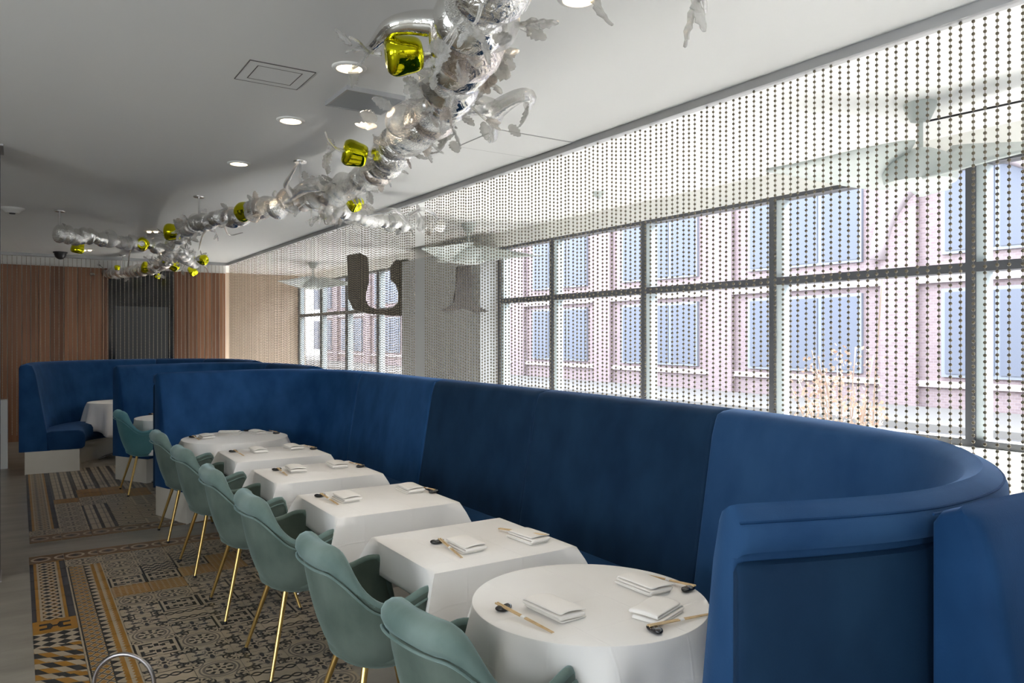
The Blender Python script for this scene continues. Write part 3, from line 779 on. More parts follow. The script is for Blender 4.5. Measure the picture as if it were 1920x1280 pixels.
setting(TF+', far side', (432, 812), (463, 807), None, R(60), seed=5, nsize=(.105, .19), rang=.3)
setting(TF+', window side', (484, 811), (518, 812), (519, 810, 505, 807), R(8), seed=6)
setting('on the round table behind the teal chair', None, (284, 776), (285, 775, 292, 780))
setting('on the round table in the farthest booth', (165, 748), None, None, R(0), seed=8)

# ---------------------------------------------------------------- chairs
def sm(a, b, x): t = max(0, min(1, (x-a)/(b-a))); return t*t*(3-2*t)
AE = 142
def ztop(a):
    a = abs(a)
    z = .835-.175*sm(22, 84, a)+.032*sm(84, 112, a)
    return z-.24*sm(119, AE, a)
def plan(a, k=1.0):
    q = R(a); c, s = math.cos(q), math.sin(q)
    x = -.255*math.copysign(abs(c)**.82, c)*k; y = .285*math.copysign(abs(s)**.75, s)*k
    return x, y
def make_chair(m, mr):
    root = empty('dining_armchair', (0, 0, .004))
    st = [(-AE+2*AE*i/46) for i in range(47)]
    ZB = .385
    bm = bmesh.new(); rings = []
    for a in st:
        zt = ztop(a); ring = []
        th = .034+.012*(1-sm(20, 70, abs(a)))
        outer = [0, .04, .1, .2, .35, .55, .75, .9, 1]
        for f in outer:
            z = ZB+(zt-.012-ZB)*f; k = .60+.40*(1-(1-f)**1.8)**.62 if f > 0 else .56
            x, y = plan(a, k); x += .035*(1-f)
            ring.append(bm.verts.new((x, y, z)))
        for f in (1, .8, .55, .3, .12):
            z = ZB+.05+(zt-.012-ZB-.05)*f
            k = .60+.40*(1-(1-f)**1.8)**.62; x, y = plan(a, k)
            l = math.hypot(x, y); kk = (l-th)/l; ring.append(bm.verts.new((x*kk+.035*(1-f), y*kk, z)))
        rings.append(ring)
    m_ = len(rings[0])
    for a, b in zip(rings, rings[1:]):
        for k in range(m_-1): bm.faces.new((a[k], a[k+1], b[k+1], b[k]))
    bm.faces.new(rings[0]); bm.faces.new(rings[-1][::-1])
    bm.faces.new([r[0] for r in rings])          # underside
    o = link('shell', meshof(bm, smooth=True, angle=60), m, root)
    # rolled rim
    pts, rad = [], []
    for a in [(-AE+2*AE*i/60) for i in range(61)]:
        x, y = plan(a); l = math.hypot(x, y); w_ = 1-sm(18, 62, abs(a))
        rr = .017+.032*w_; kk = (l-.017-.007*w_)/l
        pts.append((x*kk, y*kk, ztop(a)-.012)); rad.append(rr*(1 if abs(a) < AE-8 else .8))
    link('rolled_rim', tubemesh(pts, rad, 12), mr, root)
    # piping outside
    pp = []
    for a in [(-AE+2*AE*i/60) for i in range(61)]:
        w_ = 1-sm(18, 62, abs(a)); x, y = plan(a, 1.0); l = math.hypot(x, y); kk = (l+.006+.014*w_)/l
        pp.append((x*kk, y*kk, ztop(a)-.034-.018*w_))
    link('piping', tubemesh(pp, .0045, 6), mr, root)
    # seat cushion
    bm = bmesh.new()
    lathe(bm, [(.02, .40), (.2, .40), (.232, .415), (.24, .44), (.228, .465), (.19, .478), (.02, .482)], 32)
    bmesh.ops.scale(bm, vec=(.95, 1, 1), verts=bm.verts); bmesh.ops.translate(bm, vec=(.06, 0, 0), verts=bm.verts)
    link('seat', meshof(bm, smooth=True), m, root)
    for sx in (-1, 1):
        for sy in (-1, 1):
            t_, b_ = Vector((.03+sx*.11, sy*.13, .392)), Vector((.035+sx*.215, sy*.235, .012))
            lg = link('leg', tubemesh([b_, t_], [.0085, .0135], 12), M['brass'], root)
            link('foot_tip', lathemesh([(.009, 0), (.0105, .003), (.0105, .012), (.009, .016)], 12), M['rubber'], lg, (b_.x, b_.y, -.004+.004))
    return root
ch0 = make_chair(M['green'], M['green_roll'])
cpos = [(1.975, 'the nearest round table', 6), (2.85, 'the second table from the camera', 0), (3.87, 'the third table from the camera', 0), (4.77, 'the fourth table from the camera', -2), (5.76, 'the fifth table from the camera', 2), (6.80, 'the last round table of the long booth', 0)]
for i, (y, w_, rz) in enumerate(cpos):
    o = ch0 if i == 0 else copy_tree(ch0)
    o.location = (1.185 if i else 1.175, y, .004); o.rotation_euler = (0, 0, R(rz))
    tag(o, 'sage green velvet tub chair at '+w_, 'chair', 'velvet tub chairs')
ct = make_chair(M['teal'], M['teal_roll']); ct.location = (1.12, 8.93, .004); ct.rotation_euler = (0, 0, R(3))
tag(ct, 'teal velvet tub chair at the next booth, bluer than the sage chairs', 'chair', 'velvet tub chairs')

# ---------------------------------------------------------------- bead curtains
def bead_group(bead):
    g = bpy.data.node_groups.new('bead_strands', 'GeometryNodeTree')
    g.interface.new_socket('Geometry', in_out='INPUT', socket_type='NodeSocketGeometry'); g.interface.new_socket('Geometry', in_out='OUTPUT', socket_type='NodeSocketGeometry')
    N = g.nodes.new; L = g.links.new
    i, o = N('NodeGroupInput'), N('NodeGroupOutput')
    sp = N('GeometryNodeMeshUVSphere'); sp.inputs['Segments'].default_value = 8; sp.inputs['Rings'].default_value = 6; sp.inputs['Radius'].default_value = .0070
    ss = N('GeometryNodeSetShadeSmooth'); sm_ = N('GeometryNodeSetMaterial'); sm_.inputs['Material'].default_value = M[bead]
    L(sp.outputs['Mesh'], ss.inputs[0]); L(ss.outputs[0], sm_.inputs[0])
    ip = N('GeometryNodeInstanceOnPoints'); L(i.outputs[0], ip.inputs['Points']); L(sm_.outputs[0], ip.inputs['Instance'])
    mc = N('GeometryNodeMeshToCurve'); cm = N('GeometryNodeCurveToMesh'); cc = N('GeometryNodeCurvePrimitiveCircle'); cc.inputs['Resolution'].default_value = 4; cc.inputs['Radius'].default_value = .0012
    L(i.outputs[0], mc.inputs[0]); L(mc.outputs[0], cm.inputs['Curve']); L(cc.outputs[0], cm.inputs['Profile Curve'])
    s2 = N('GeometryNodeSetMaterial'); s2.inputs['Material'].default_value = M['thread']; L(cm.outputs[0], s2.inputs[0])
    j = N('GeometryNodeJoinGeometry'); L(ip.outputs[0], j.inputs[0]); L(s2.outputs[0], j.inputs[0]); L(j.outputs[0], o.inputs[0])
    return g
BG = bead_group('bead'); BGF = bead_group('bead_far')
def curtain(name, strands, label, pitch=.0245, g=None):
    vs, es = [], []
    rb = random.Random(len(strands))
    for (x, y) in strands:
        z = CEIL-.05-rb.uniform(0, pitch); first = True
        while z > .12:
            if not first: es.append((len(vs)-1, len(vs)))
            vs.append((x, y, z)); first = False; z -= pitch
    me = bpy.data.meshes.new('strands'); me.from_pydata(vs, es, [])
    o = link(name, me); md = o.modifiers.new('beads', 'NODES'); md.node_group = g or BG
    return tag(o, label, 'bead curtain', kind='stuff')
SP = .044
ys = []; y = .1
while y < 6.30: ys.append(y+rnd.uniform(-.003, .003)); y += SP
curtain('bead_curtain', [(CURX+rnd.uniform(-.002, .002), q) for q in ys], 'curtain of bronze bead strands in front of the nearest windows')
ys = []; y = 6.50
while y < FARY-.25: ys.append(y+rnd.uniform(-.003, .003)); y += SP
curtain('bead_curtain', [(CURX+rnd.uniform(-.002, .002), q) for q in ys], 'curtain of bronze bead strands between the gap and the wood wall')
xs = []; x = -1.0
while x < CURX-.05: xs.append(x); x += .062
curtain('bead_curtain', [(q, FARY-.22) for q in xs], 'curtain of bronze bead strands, lamplight in their colour, hanging in front of the wood wall', g=BGF)

# ---------------------------------------------------------------- glass garland
GZ = CEIL-.26
gar = empty('glass_garland', (1.8, 5, CEIL), label='long branching garland of silvered blown glass with lime fruit hung from the ceiling', cat='glass sculpture')
GO = Vector((1.8, 5, CEIL))
rg = random.Random(21)
def gpath(px, zs=None): return [Vector((*at(a, b, GZ), GZ)) for a, b in px]
trunk = gpath([(940, -60), (912, -20), (884, 35), (866, 100), (850, 150), (838, 190), (800, 230), (752, 265), (735, 290), (710, 317), (682, 337), (645, 352), (607, 364), (570, 375), (545, 381), (495, 388), (460, 402), (425, 408), (382, 415), (352, 428), (330, 448), (316, 470), (312, 492)])
brB = gpath([(312, 492), (275, 504), (225, 512), (175, 514), (152, 515)])
brA = gpath([(322, 462), (290, 459), (262, 457), (225, 453), (188, 447), (140, 441), (103, 437)])
brC = gpath([(585, 372), (607, 386), (645, 399), (682, 408), (720, 415), (765, 419), (795, 421), (835, 424)])
brD = gpath([(335, 470), (352, 485), (366, 494)])
def bulb_mesh(kind, seed):
    rs = random.Random(seed)
    if kind == 0: prof = [(math.sin(math.pi*k/12)*1.0+.02, -math.cos(math.pi*k/12)*.8) for k in range(13)]
    elif kind == 1: prof = [(.30, -.85), (.62, -.78), (.88, -.5), (1.0, -.1), (.98, .25), (.8, .6), (.5, .82), (.25, .88)]
    else: prof = [(.4, -.8), (.7, -.7), (.78, -.45), (.72, -.15), (.95, .1), (1.02, .35), (.9, .65), (.5, .82), (.3, .85)]
    bm = bmesh.new(); lathe(bm, prof, 22)
    for v in bm.verts:
        n_ = math.sin(v.co.x*3.1+seed)*math.cos(v.co.y*2.7+seed*2)+math.sin(v.co.z*4+seed)
        v.co *= 1+.04*n_
    return meshof(bm, smooth=True)
BM_ = {}
def bulb(pos, axis, r, l, mk):
    kind = rg.choice((0, 1, 1, 2)); sd = rg.randint(0, 3)
    key_ = (kind, sd, mk)
    if key_ not in BM_:
        me = bulb_mesh(kind, sd); me.materials.append(M[mk]); BM_[key_] = me
    o = bpy.data.objects.new('glass_bulb', BM_[key_]); COL.objects.link(o); o.parent = gar
    q = axis.to_track_quat('Z', 'Y') @ Quaternion((0, 0, 1), rg.uniform(0, 6.28))
    o.location = pos-GO; o.rotation_mode = 'QUATERNION'; o.rotation_quaternion = q; o.scale = (r, r, l)
    return o
def leaf_mesh(seed, m, curl):
    rs = random.Random(seed); bm = bmesh.new(); n_ = 11; rows = []
    for i in range(n_):
        f = i/(n_-1)
        wd = .30*math.sin(math.pi*min(1, f*.97+.01)**.85)**.8*(1.08 if i % 2 else .74)+.03
        c = Vector((0, f, curl*f*f)); row = []
        for s in (-1, -.5, 0, .5, 1):
            z = c.z+.10*abs(s)*wd/.3+.025*math.sin(f*16+abs(s)*4)
            row.append(bm.verts.new((s*wd, f-.06*abs(s)*0, z)))
        rows.append(row)
    for a, b in zip(rows, rows[1:]):
        for k in range(4): bm.faces.new((a[k], a[k+1], b[k+1], b[k]))
    bmesh.ops.recalc_face_normals(bm, faces=bm.faces)
    r = bmesh.ops.solidify(bm, geom=bm.faces[:], thickness=.05)
    me = meshof(bm, smooth=True); me.materials.append(m); return me
LEAVES = [leaf_mesh(1, M['leafglass'], .25), leaf_mesh(2, M['leafglass'], -.35), leaf_mesh(3, M['rosyleaf'], .3), leaf_mesh(4, M['leafglass'], .6)]
def orient(o, d, roll):
    q = d.to_track_quat('Y', 'Z') @ Quaternion((0, 1, 0), roll); o.rotation_mode = 'QUATERNION'; o.rotation_quaternion = q
def leaf(pos, d, size, k=None):
    o = bpy.data.objects.new('glass_leaf', LEAVES[k if k is not None else rg.choice((0, 0, 1, 3, 2))] if True else None); COL.objects.link(o); o.parent = gar
    o.location = pos-GO; orient(o, d, rg.uniform(0, 6.28)); o.scale = (size*rg.uniform(.85, 1.3), size, size); return o
def vine(pts, r0, r1, m='clear', name='glass_branch', n=8):
    c = catmull(pts, .02); k = len(c)
    me = tubemesh([p-GO for p in c], [r0+(r1-r0)*i/(k-1) for i in range(k)], n)
    return link(name, me, M[m], gar)
def run(path, r_fn, leaves_per_m, mats, vines=True):
    c = catmull(path, .01); L = len(c)*.01
    # thin glass core that carries the bulbs
    i = 0
    while i < len(c)-1:
        f = i/len(c); r = r_fn(f)*rg.uniform(.82, 1.15); l = r*rg.uniform(.75, 1.25)
        t = (c[min(i+3, len(c)-1)]-c[max(i-3, 0)]).normalized()
        bulb(c[i]+Vector((rg.gauss(0, .008), rg.gauss(0, .008), rg.gauss(0, .01))), t if rg.random() < .8 else -t, r, l, rg.choice(mats))
        i += max(4, int(l*1.15/.01))
    nl = int(L*leaves_per_m)
    for k in range(nl):
        i = int(len(c)*rg.random()**1.25); t = (c[min(i+3, len(c)-1)]-c[max(i-3, 0)]).normalized(); r = r_fn(i/len(c))
        a = rg.uniform(0, 6.28); u = t.cross(Vector((0, 0, 1))).normalized(); v = u.cross(t)
        d = (u*math.cos(a)+v*math.sin(a)+t*rg.uniform(-.5, .5)).normalized()
        p = c[i]+d*r*.85
        if rg.random() < .35:
            e = p+d*rg.uniform(.05, .11)+Vector((0, 0, rg.uniform(-.03, .03)))
            vine([p, p.lerp(e, .5)+v*rg.uniform(-.02, .02), e], .007, .004, 'leafglass', 'glass_stem', 6); p = e
            leaf(p, (d+u*.6).normalized(), rg.uniform(.05, .08)); leaf(p, (d-u*.6+v*.3).normalized(), rg.uniform(.045, .075))
        else: leaf(p, d, rg.uniform(.06, .095))
MT = ['mercury', 'crinkle', 'mercury', 'smooth', 'crinkle', 'clear', 'rosy']
run(trunk, lambda f: .118-.045*min(1, f*1.6) if f < .63 else .075, 17, ['mercury', 'crinkle', 'mercury', 'smooth', 'crinkle', 'mercury', 'crinkle', 'rosy'])
run(brA, lambda f: .085, 5, ['mercury', 'clear', 'smooth', 'clear', 'mercury'])
run(brB, lambda f: .085, 6, ['mercury', 'crinkle', 'rosy', 'smooth'])
run(brC, lambda f: .062+.012*f, 11, ['clear', 'mercury', 'clear', 'mercury', 'smooth'])
run(brD, lambda f: .08, 9, ['mercury', 'clear'])
# larger forked branches
def W(px, py, z=GZ): return Vector((*at(px, py, z), z))
vine([W(800, 200), W(870, 195), W(915, 200), W(930, 215)], .052, .042, 'clear')
vine([W(925, 210), W(950, 192), W(978, 178), W(994, 182), W(990, 198)], .046, .022, 'clear')
vine([W(928, 212), W(926, 235), W(926, 258), W(918, 262)], .04, .018, 'clear')
vine([W(870, 40, GZ+.05), W(830, 45, GZ+.07), W(780, 42, GZ+.08), W(735, 50, GZ+.07), W(705, 80, GZ+.05), W(692, 90, GZ+.05)], .065, .016, 'mercury')
vine([W(600, 345), W(575, 350), W(545, 370), W(520, 392), W(508, 400)], .05, .012, 'clear')
vine([W(550, 366), W(537, 348), W(545, 330), W(557, 308)], .03, .006, 'clear')
vine([W(770, 402), W(790, 392), W(812, 400), W(822, 412)], .022, .006, 'clear')
vine([W(690, 400), W(740, 395), W(762, 415), W(775, 440)], .026, .008, 'clear')
for (a, b, c) in (((395, 425), (380, 440), (372, 470)), ((420, 420), (430, 440), (455, 436)), ((345, 470), (330, 500), (322, 522)), ((240, 500), (245, 470), (262, 470)), ((360, 490), (385, 500), (392, 518))):
    vine([W(*a), W(*b), W(*c)], .014, .004, 'leafglass')
b_ = bulb(W(925, 45), Vector((1, 0, 0)), .085, .095, 'clear'); b_ = bulb(W(753, 228, GZ), Vector((0, 1, .2)), .075, .08, 'clear')
for (px, py, dx, dz, s) in ((690, 95, -1, .4, .09), (655, 75, -.6, .9, .07), (662, 130, -.5, -.8, .08), (1120, 0, .1, -1, .10), (1295, 12, -.5, -1, .13), (1310, 0, .5, -.9, .1), (1000, 40, 1, .3, .09), (995, 55, .8, -.6, .07), (700, 222, -1, .5, .075), (700, 240, -1, -.4, .085), (620, 275, -.5, .9, .07), (615, 290, -.6, -.5, .08), (870, 185, 1, .1, .1), (835, 260, .1, -1, .09), (798, 285, .2, -1, .08), (925, 125, 1, -.5, .09), (940, 100, 1, .4, .08)):
    p = W(px, py); d = Vector((math.cos(YAW)*dx, -math.sin(YAW)*dx, dz)).normalized()
    leaf(p-d*.02, d, s*1.1)
for pts in (((715, 100), (690, 98), (672, 78), (655, 70)), ((690, 98), (680, 115), (662, 128)), ((645, 283), (628, 277), (615, 262), (610, 248)), ((628, 277), (615, 290), (612, 305)), ((965, 47), (985, 45), (1000, 35), (1012, 46)), ((975, 48), (985, 55), (995, 62)), ((1330, -30), (1318, -8), (1302, 8)), ((1318, -8), (1322, 10), (1323, 22)), ((1105, -30), (1115, -15), (1119, 0))):
    vine([W(*q) for q in pts], .010, .005, 'leafglass', 'glass_stem', 6)
for (px, py, dx, dz) in ((905, 228, .3, -1), (940, 175, -.1, 1), (955, 235, .6, -.8), (990, 200, .2, -1), (865, 190, .9, .4), (880, 165, .7, .9), (848, 265, .2, -1), (800, 262, 0, -1), (735, 205, -.7, .8), (760, 215, .2, 1), (790, 190, -.6, .7), (812, 175, -.9, .3), (905, 90, 1, 0), (925, 105, 1, -.7)):
    leaf(W(px, py, GZ+rg.uniform(-.05, .05)), Vector((math.cos(YAW)*dx, -math.sin(YAW)*dx+rg.uniform(-.3, .3), dz)).normalized(), .085)
# lime fruit
def fruit_mesh():
    c = catmull([(.0, 0, .74), (.22, 0, .72), (.40, 0, .84), (.66, 0, .80), (.82, 0, .55), (.89, 0, .15), (.97, 0, -.30), (.95, 0, -.66), (.74, 0, -.93), (.42, 0, -.97), (.18, 0, -.88), (.0, 0, -.86)], .09)
    prof = [(p.x, p.z) for p in c]
    bm = bmesh.new(); lathe(bm, [(max(r, .004), z) for r, z in prof], 28)
    for v in bm.verts:
        a = math.atan2(v.co.y, v.co.x); k = 1+.035*math.cos(4*a); v.co.x *= k; v.co.y *= k
    me = meshof(bm, smooth=True); me.materials.append(M['lime']); return me
FM = fruit_mesh()
collar = lathemesh([(.05, .8), (.22, .82), (.22, .9), (.12, .95), (.12, 1.25), (.05, 1.27)], 14); collar.materials.append(M['mercury'])
def fruit(px, py, rp, ax, z=GZ):
    p = W(px, py, z); d = (p-Vector((0, 0, CZ))); dep = d.x*math.sin(YAW)+d.y*math.cos(YAW); r = rp*dep/FPX
    a = Vector((math.cos(YAW)*ax[0]+math.sin(YAW)*ax[2], -math.sin(YAW)*ax[0]+math.cos(YAW)*ax[2], ax[1])).normalized()
    o = bpy.data.objects.new('glass_fruit', FM); COL.objects.link(o); o.parent = gar; o.location = p-GO; o.scale = (r, r, r)
    o.rotation_mode = 'QUATERNION'; o.rotation_quaternion = a.to_track_quat('Z', 'Y')
    o['label'] = 'lime yellow glass fruit'
    c = bpy.data.objects.new('fruit_collar', collar); COL.objects.link(c); c.parent = o
for a in ((760, 103, 38, (1, .15, .2)), (667, 289, 25, (1, -.2, .3)), (462, 396, 19, (1, .1, -.5)), (325, 435, 16, (1, 0, .2)), (267, 457, 14, (.5, -.1, -1)), (146, 463, 12, (.2, 1, 0)), (155, 516, 11, (1, 0, -.6)),
          (277, 502, 11, (1, -.2, .4)), (315, 482, 13, (.8, -.2, .5)), (325, 498, 10, (-.5, .3, -.6)), (379, 487, 10, (-1, .1, .2)), (361, 507, 9, (-.6, .6, .3)), (296, 517, 6, (.5, 1, 0)), (664, 379, 16, (-.7, .8, .2)), (607, 404, 7, (.2, 1, 0)), (220, 502, 5, (0, -1, 0))):
    fruit(*a)
# rods
for (px, py) in ((563, 302), (373, 368), (112, 395), (155, 484), (751, 190), (230, 478)):
    x, y = at(px, py, CEIL); zt = 0
    o = link('hanging_rod', tubemesh([Vector((x, y, CEIL))-GO, Vector((x, y, GZ+.02))-GO], .008, 8), M['chrome'], gar)
    link('rod_plate', lathemesh([(.01, -.012), (.045, -.012), (.05, -.006), (.05, 0), (.01, 0)], 20), M['chrome'], o, Vector((x, y, CEIL))-GO)
# small black spotlight clipped to the garland
sp_ = link('spot_clip', lathemesh([(.006, -.03), (.014, -.028), (.014, 0), (.02, .005), (.02, .03), (.006, .035)], 12), M['blackplastic'], gar, W(944, 14, GZ-.06)-GO)

# ---------------------------------------------------------------- ceiling fittings
def downlight(x, y, label, power=7):
    r = empty('downlight', (x, y, CEIL), label=label, cat='ceiling light', group='round ceiling downlights')
    link('trim_ring', lathemesh([(.058, -.002), (.062, -.010), (.078, -.008), (.083, -.002), (.083, 0), (.058, 0)], 32), M['white'], r)
    link('lens', lathemesh([(.004, -.006), (.04, -.006), (.058, -.003), (.058, -.001), (.004, -.001)], 32), M['lamp'], r)
    ld = bpy.data.lights.new('downlight_bulb', 'SPOT'); ld.energy = power; ld.color = (1, .80, .58); ld.spot_size = R(120); ld.spot_blend = .8; ld.shadow_soft_size = .05
    lo = bpy.data.objects.new('downlight_bulb', ld); COL.objects.link(lo); lo.parent = r; lo.location = (0, 0, -.03)
LP = [((655, 126), 'warm round downlight behind the lime fruit nearest the camera'), ((545, 225), 'warm round downlight between hatch and garland, second in its row'), ((448, 306), 'warm round downlight third in its row, above the garland bend'),
      ((1085, -4), 'warm round downlight cut by the top edge of the picture')]
for (p, l) in LP:
    x, y = at(*p, CEIL); downlight(x, y, l)
def twin(px, py, label):
    x, y = at(px, py, CEIL); r = empty('twin_downlight', (x, y, CEIL), -YAW, label=label, cat='ceiling light', group='small twin downlights')
    link('trim', boxmesh(-.085, .085, -.05, .05, -.006, 0, bev=.002), M['white'], r)
    for sx in (-1, 1): link('lens', lathemesh([(.004, -.022), (.016, -.021), (.024, -.014), (.026, -.005), (.004, -.004)], 16), M['lamp'], r, (sx*.042, 0, 0))
    ld = bpy.data.lights.new('downlight_bulb', 'SPOT'); ld.energy = 8; ld.color = (1, .80, .58); ld.spot_size = R(120); ld.spot_blend = .8; ld.shadow_soft_size = .05
    lo = bpy.data.objects.new('downlight_bulb', ld); COL.objects.link(lo); lo.parent = r; lo.location = (0, 0, -.04)
twin(286, 433, 'small twin downlight beside the lime fruit on the far branch'); twin(163, 468, 'small twin downlight below the far branch near the black dome')
def ceil_quad(name, pts, m, z0, z1, root):
    bm = bmesh.new(); prism(bm, pts, z0, z1); return link(name, meshof(bm), m, root)
hx, hy = at(515, 141, CEIL)
h = empty('ceiling_hatch', (hx, hy, CEIL), label='flush square ceiling hatch with a double outline', cat='ceiling hatch')
def quad_at(pxs, z, c): return [(at(*p, z)[0]-c[0], at(*p, z)[1]-c[1]) for p in pxs]
def inset(poly, d):
    cx = sum(p[0] for p in poly)/4; cy = sum(p[1] for p in poly)/4; return [(cx+(x-cx)*d, cy+(y-cy)*d) for x, y in poly]
x0, x1, y0, y1 = -.15, .15, -.14, .14
def rect_ring(bm, x0, x1, y0, y1, w_, z0, z1):
    box(bm, x0, x1, y0, y0+w_, z0, z1); box(bm, x0, x1, y1-w_, y1, z0, z1); box(bm, x0, x0+w_, y0+w_, y1-w_, z0, z1); box(bm, x1-w_, x1, y0+w_, y1-w_, z0, z1)
bm = bmesh.new(); rect_ring(bm, -.155, .155, -.15, .15, .046, -.003, 0); link('hatch_frame', meshof(bm), M['ceiling'], h)
M['gap'] = mat('shadow_gap', (.12, .11, .10), .8); M['finegap'] = mat('fine_gap', (.42, .42, .41), .8)
for q in (.158, .108):
    bm = bmesh.new(); rect_ring(bm, -q, q, -q+.004, q-.004, .0035, -.004, 0); link('gap_line', meshof(bm), M['gap'], h)
link('hatch_panel', boxmesh(-.104, .104, -.10, .10, -.003, 0), M['ceiling'], h)
gx, gy = at(684, 185, CEIL)
v = empty('ceiling_vent', (gx, gy, CEIL), label='grey square vent panel under the ceiling beside the garland', cat='ceiling vent')
link('vent_panel', boxmesh(-.155, .155, -.155, .155, -.022, -.012), M['ventgrey'], v)
bm = bmesh.new(); rect_ring(bm, -.165, .165, -.165, .165, .012, -.024, 0); link('vent_frame', meshof(bm), M['rail'], v)
ax_, ay_ = at(965, 270, CEIL)
v = empty('access_panel', (ax_, ay_, CEIL), label='flush white access panel in the ceiling near the curtain rail', cat='access panel')
bm = bmesh.new(); rect_ring(bm, -.295, .295, -.255, .255, .005, -.005, 0); link('panel_frame', meshof(bm), M['finegap'], v)
link('panel_door', boxmesh(-.29, .29, -.25, .25, -.005, 0), M['ceiling'], v)
dx_, dy_ = at(23, 390, CEIL)
v = empty('smoke_detector', (dx_, dy_, CEIL), label='white round smoke detector on the ceiling above the wood wall side', cat='smoke detector')
link('body', lathemesh([(.05, -.05), (.06, -.048), (.085, -.02), (.105, -.012), (.11, 0), (.02, 0)], 24), M['white'], v)
link('sensor', lathemesh([(.01, -.062), (.025, -.06), (.03, -.05), (.01, -.048)], 16), M['darksteel'], v)
dx_, dy_ = at(103, 477.5, CEIL)
v = empty('dome_camera', (.55, 13.55, CEIL), label='black dome security camera on the ceiling by the wood wall', cat='security camera')
link('base', lathemesh([(.02, -.02), (.095, -.02), (.1, 0), (.02, 0)], 24), M['blackplastic'], v)
link('dome', lathemesh([(.01, -.115), (.035, -.108), (.062, -.085), (.08, -.05), (.085, -.02)], 24), M['blackplastic'], v)

dx_, dy_ = at(1122, 360, CEIL)
v = empty('heat_detector', (dx_, dy_, CEIL), label='small white detector on the terrace ceiling between two fans', cat='detector')
link('body', lathemesh([(.02, -.05), (.03, -.048), (.04, -.025), (.055, -.015), (.06, 0), (.02, 0)], 20), M['fanwhite'], v)
link('sensor', lathemesh([(.008, -.065), (.014, -.062), (.016, -.05), (.008, -.049)], 12), M['rail'], v)
# ---------------------------------------------------------------- ceiling fans on the terrace
def fan_parts():
    hub = lathemesh([(.02, -.47), (.12, -.465), (.18, -.44), (.195, -.39), (.175, -.33), (.125, -.285), (.06, -.255), (.018, -.245)], 28)
    bm = bmesh.new(); n_ = 12; rows = []
    for i in range(n_+1):
        f = i/n_; x = .10+.76*f; wd = .13*(1-f)**1.2+.055*math.sin(math.pi*f)**.8+.012; tw = .6*(1-f)+.12
        zc = -.35-.03*f; rows.append([bm.verts.new((x, s*wd+.02*f, zc+s*wd*tw)) for s in (-1, -.4, .3, 1)])
    for a, b in zip(rows, rows[1:]):
        for k in range(3): bm.faces.new((a[k], a[k+1], b[k+1], b[k]))
    bmesh.ops.recalc_face_normals(bm, faces=bm.faces)
    bmesh.ops.solidify(bm, geom=bm.faces[:], thickness=.014)
    return hub, meshof(bm, smooth=True)
HUB, BLADE = fan_parts()
ROD = lathemesh([(.014, -.26), (.014, -.1), (.02, -.08)], 12); CAN = lathemesh([(.03, -.10), (.05, -.095), (.085, -.02), (.085, 0), (.02, 0)], 24)
for me in (HUB, BLADE, ROD, CAN): me.materials.append(M['fanwhite'])
for (x, y, rz, lab) in ((4.2, 2.3, 27, 'white ceiling fan nearest the camera, seen through the bead curtain'), (4.32, 7.55, 205, 'white ceiling fan by the grey pier, seen through the bead curtain'), (4.35, 13.1, 330, 'white ceiling fan farthest away, before the pale wood end wall')):
    f_ = empty('ceiling_fan', (x, y, CEIL), R(rz), label=lab, cat='ceiling fan', group='white ceiling fans')
    for nm, me in (('canopy', CAN), ('downrod', ROD), ('hub', HUB)): o = bpy.data.objects.new(nm, me); COL.objects.link(o); o.parent = f_
    for k in range(3):
        o = bpy.data.objects.new('blade', BLADE); COL.objects.link(o); o.parent = f_; o.rotation_euler = (0, 0, R(120*k))
# black cable along the terrace ceiling
c_ = link('ceiling_cable', tubemesh([(4.26, 2.3, CEIL-.09), (4.3, 1.4, CEIL-.10), (4.32, .3, CEIL-.09), (4.32, -.8, CEIL-.012)], .006, 6), M['blackplastic'])
tag(c_, 'black cable stretched from the nearest fan under the ceiling', 'cable')
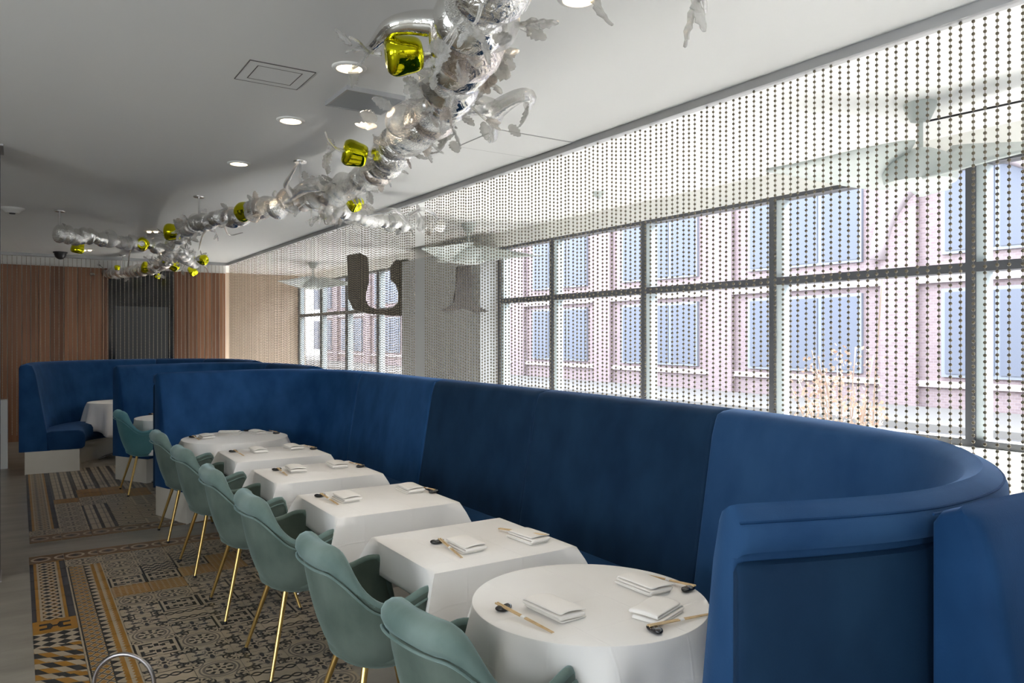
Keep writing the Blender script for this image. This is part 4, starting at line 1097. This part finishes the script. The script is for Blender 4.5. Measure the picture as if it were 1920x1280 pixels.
# dark cut-out screens in the terrace
def screen(poly, y0, y1, label):
    bm = bmesh.new(); prism(bm, [(x, z) for x, z in poly], y0, y1)
    for v in bm.verts: v.co = (v.co.x, v.co.z, v.co.y)
    bm.normal_update(); bmesh.ops.triangulate(bm, faces=[f for f in bm.faces if len(f.verts) > 4])
    return tag(link('cutout_screen', meshof(bm), M['darkwood']), label, 'screen', 'dark cut-out screens')
ya = 10.44
def xz(px, py, Y=ya):
    ph = math.atan((px-960)/FPX)+YAW; X_ = Y*math.tan(ph); d = math.sin(YAW)*X_+math.cos(YAW)*Y
    return X_, CZ+(HOR-py)*d/FPX
outl = [(652, 478), (675, 474), (690, 482), (692, 520), (692, 528), (687, 548), (686, 562), (692, 574), (706, 580), (722, 580), (738, 576), (748, 566), (749, 550), (744, 534), (734, 525), (733, 500), (742, 488), (765, 486), (778, 492), (790, 497), (790, 602), (770, 604), (770, 592), (740, 592), (690, 588), (664, 580), (655, 560)]
screen([xz(*p) for p in outl], ya, ya+.04, 'dark screen with a vase-shaped opening between the curtain gap and the far fan')
Y2 = 8.02
outl = [(855, 500), (880, 498), (884, 520), (880, 560), (890, 572), (912, 584), (890, 586), (868, 578), (840, 584), (825, 582), (848, 570), (853, 540)]
screen([xz(*p, Y=Y2) for p in outl], Y2-.035, Y2-.005, 'dark screen with a flared foot against the grey pier')

# ---------------------------------------------------------------- small foreground and left items
hp0, hp1 = at(176, 1240, .33), at(289, 1240, .33)
hc = ((hp0[0]+hp1[0])/2, (hp0[1]+hp1[1])/2); hw_ = math.hypot(hp1[0]-hp0[0], hp1[1]-hp0[1])/2; ha = math.atan2(hp1[1]-hp0[1], hp1[0]-hp0[0])
hs = empty('hoop_stand', (hc[0], hc[1], 0), ha, label='bent steel hoop standing on the patterned tiles beside the aisle', cat='stand')
zc = .36-hw_
link('hoop', tubemesh([(-hw_, 0, .012)]+[(-hw_*math.cos(a), 0, zc+hw_*math.sin(a)) for a in [math.pi*k/20 for k in range(21)]]+[(hw_, 0, .012)], .0085, 12), M['dullsteel'], hs)
link('base_plate', boxmesh(-hw_-.03, hw_+.03, -.07, .07, .004, .013, bev=.003), M['dullsteel'], hs)
p_ = link('low_partition', boxmesh(-.75, -.10, 11.35, 11.5, 0, .86, bev=.006), M['white']); tag(p_, 'low white partition wall beside the farthest booth', 'partition')
p_ = empty('steel_column', (-.24, 6.3, 0), label='dark steel column at the aisle edge, before the farthest booth', cat='column')
link('shaft', boxmesh(-.14, .14, -.14, .14, .006, CEIL-.012), M['darksteel'], p_); link('cap_plate', boxmesh(-.16, .16, -.16, .16, CEIL-.012, CEIL), M['rail'], p_); link('foot_plate', boxmesh(-.15, .15, -.15, .15, 0, .006), M['rail'], p_)
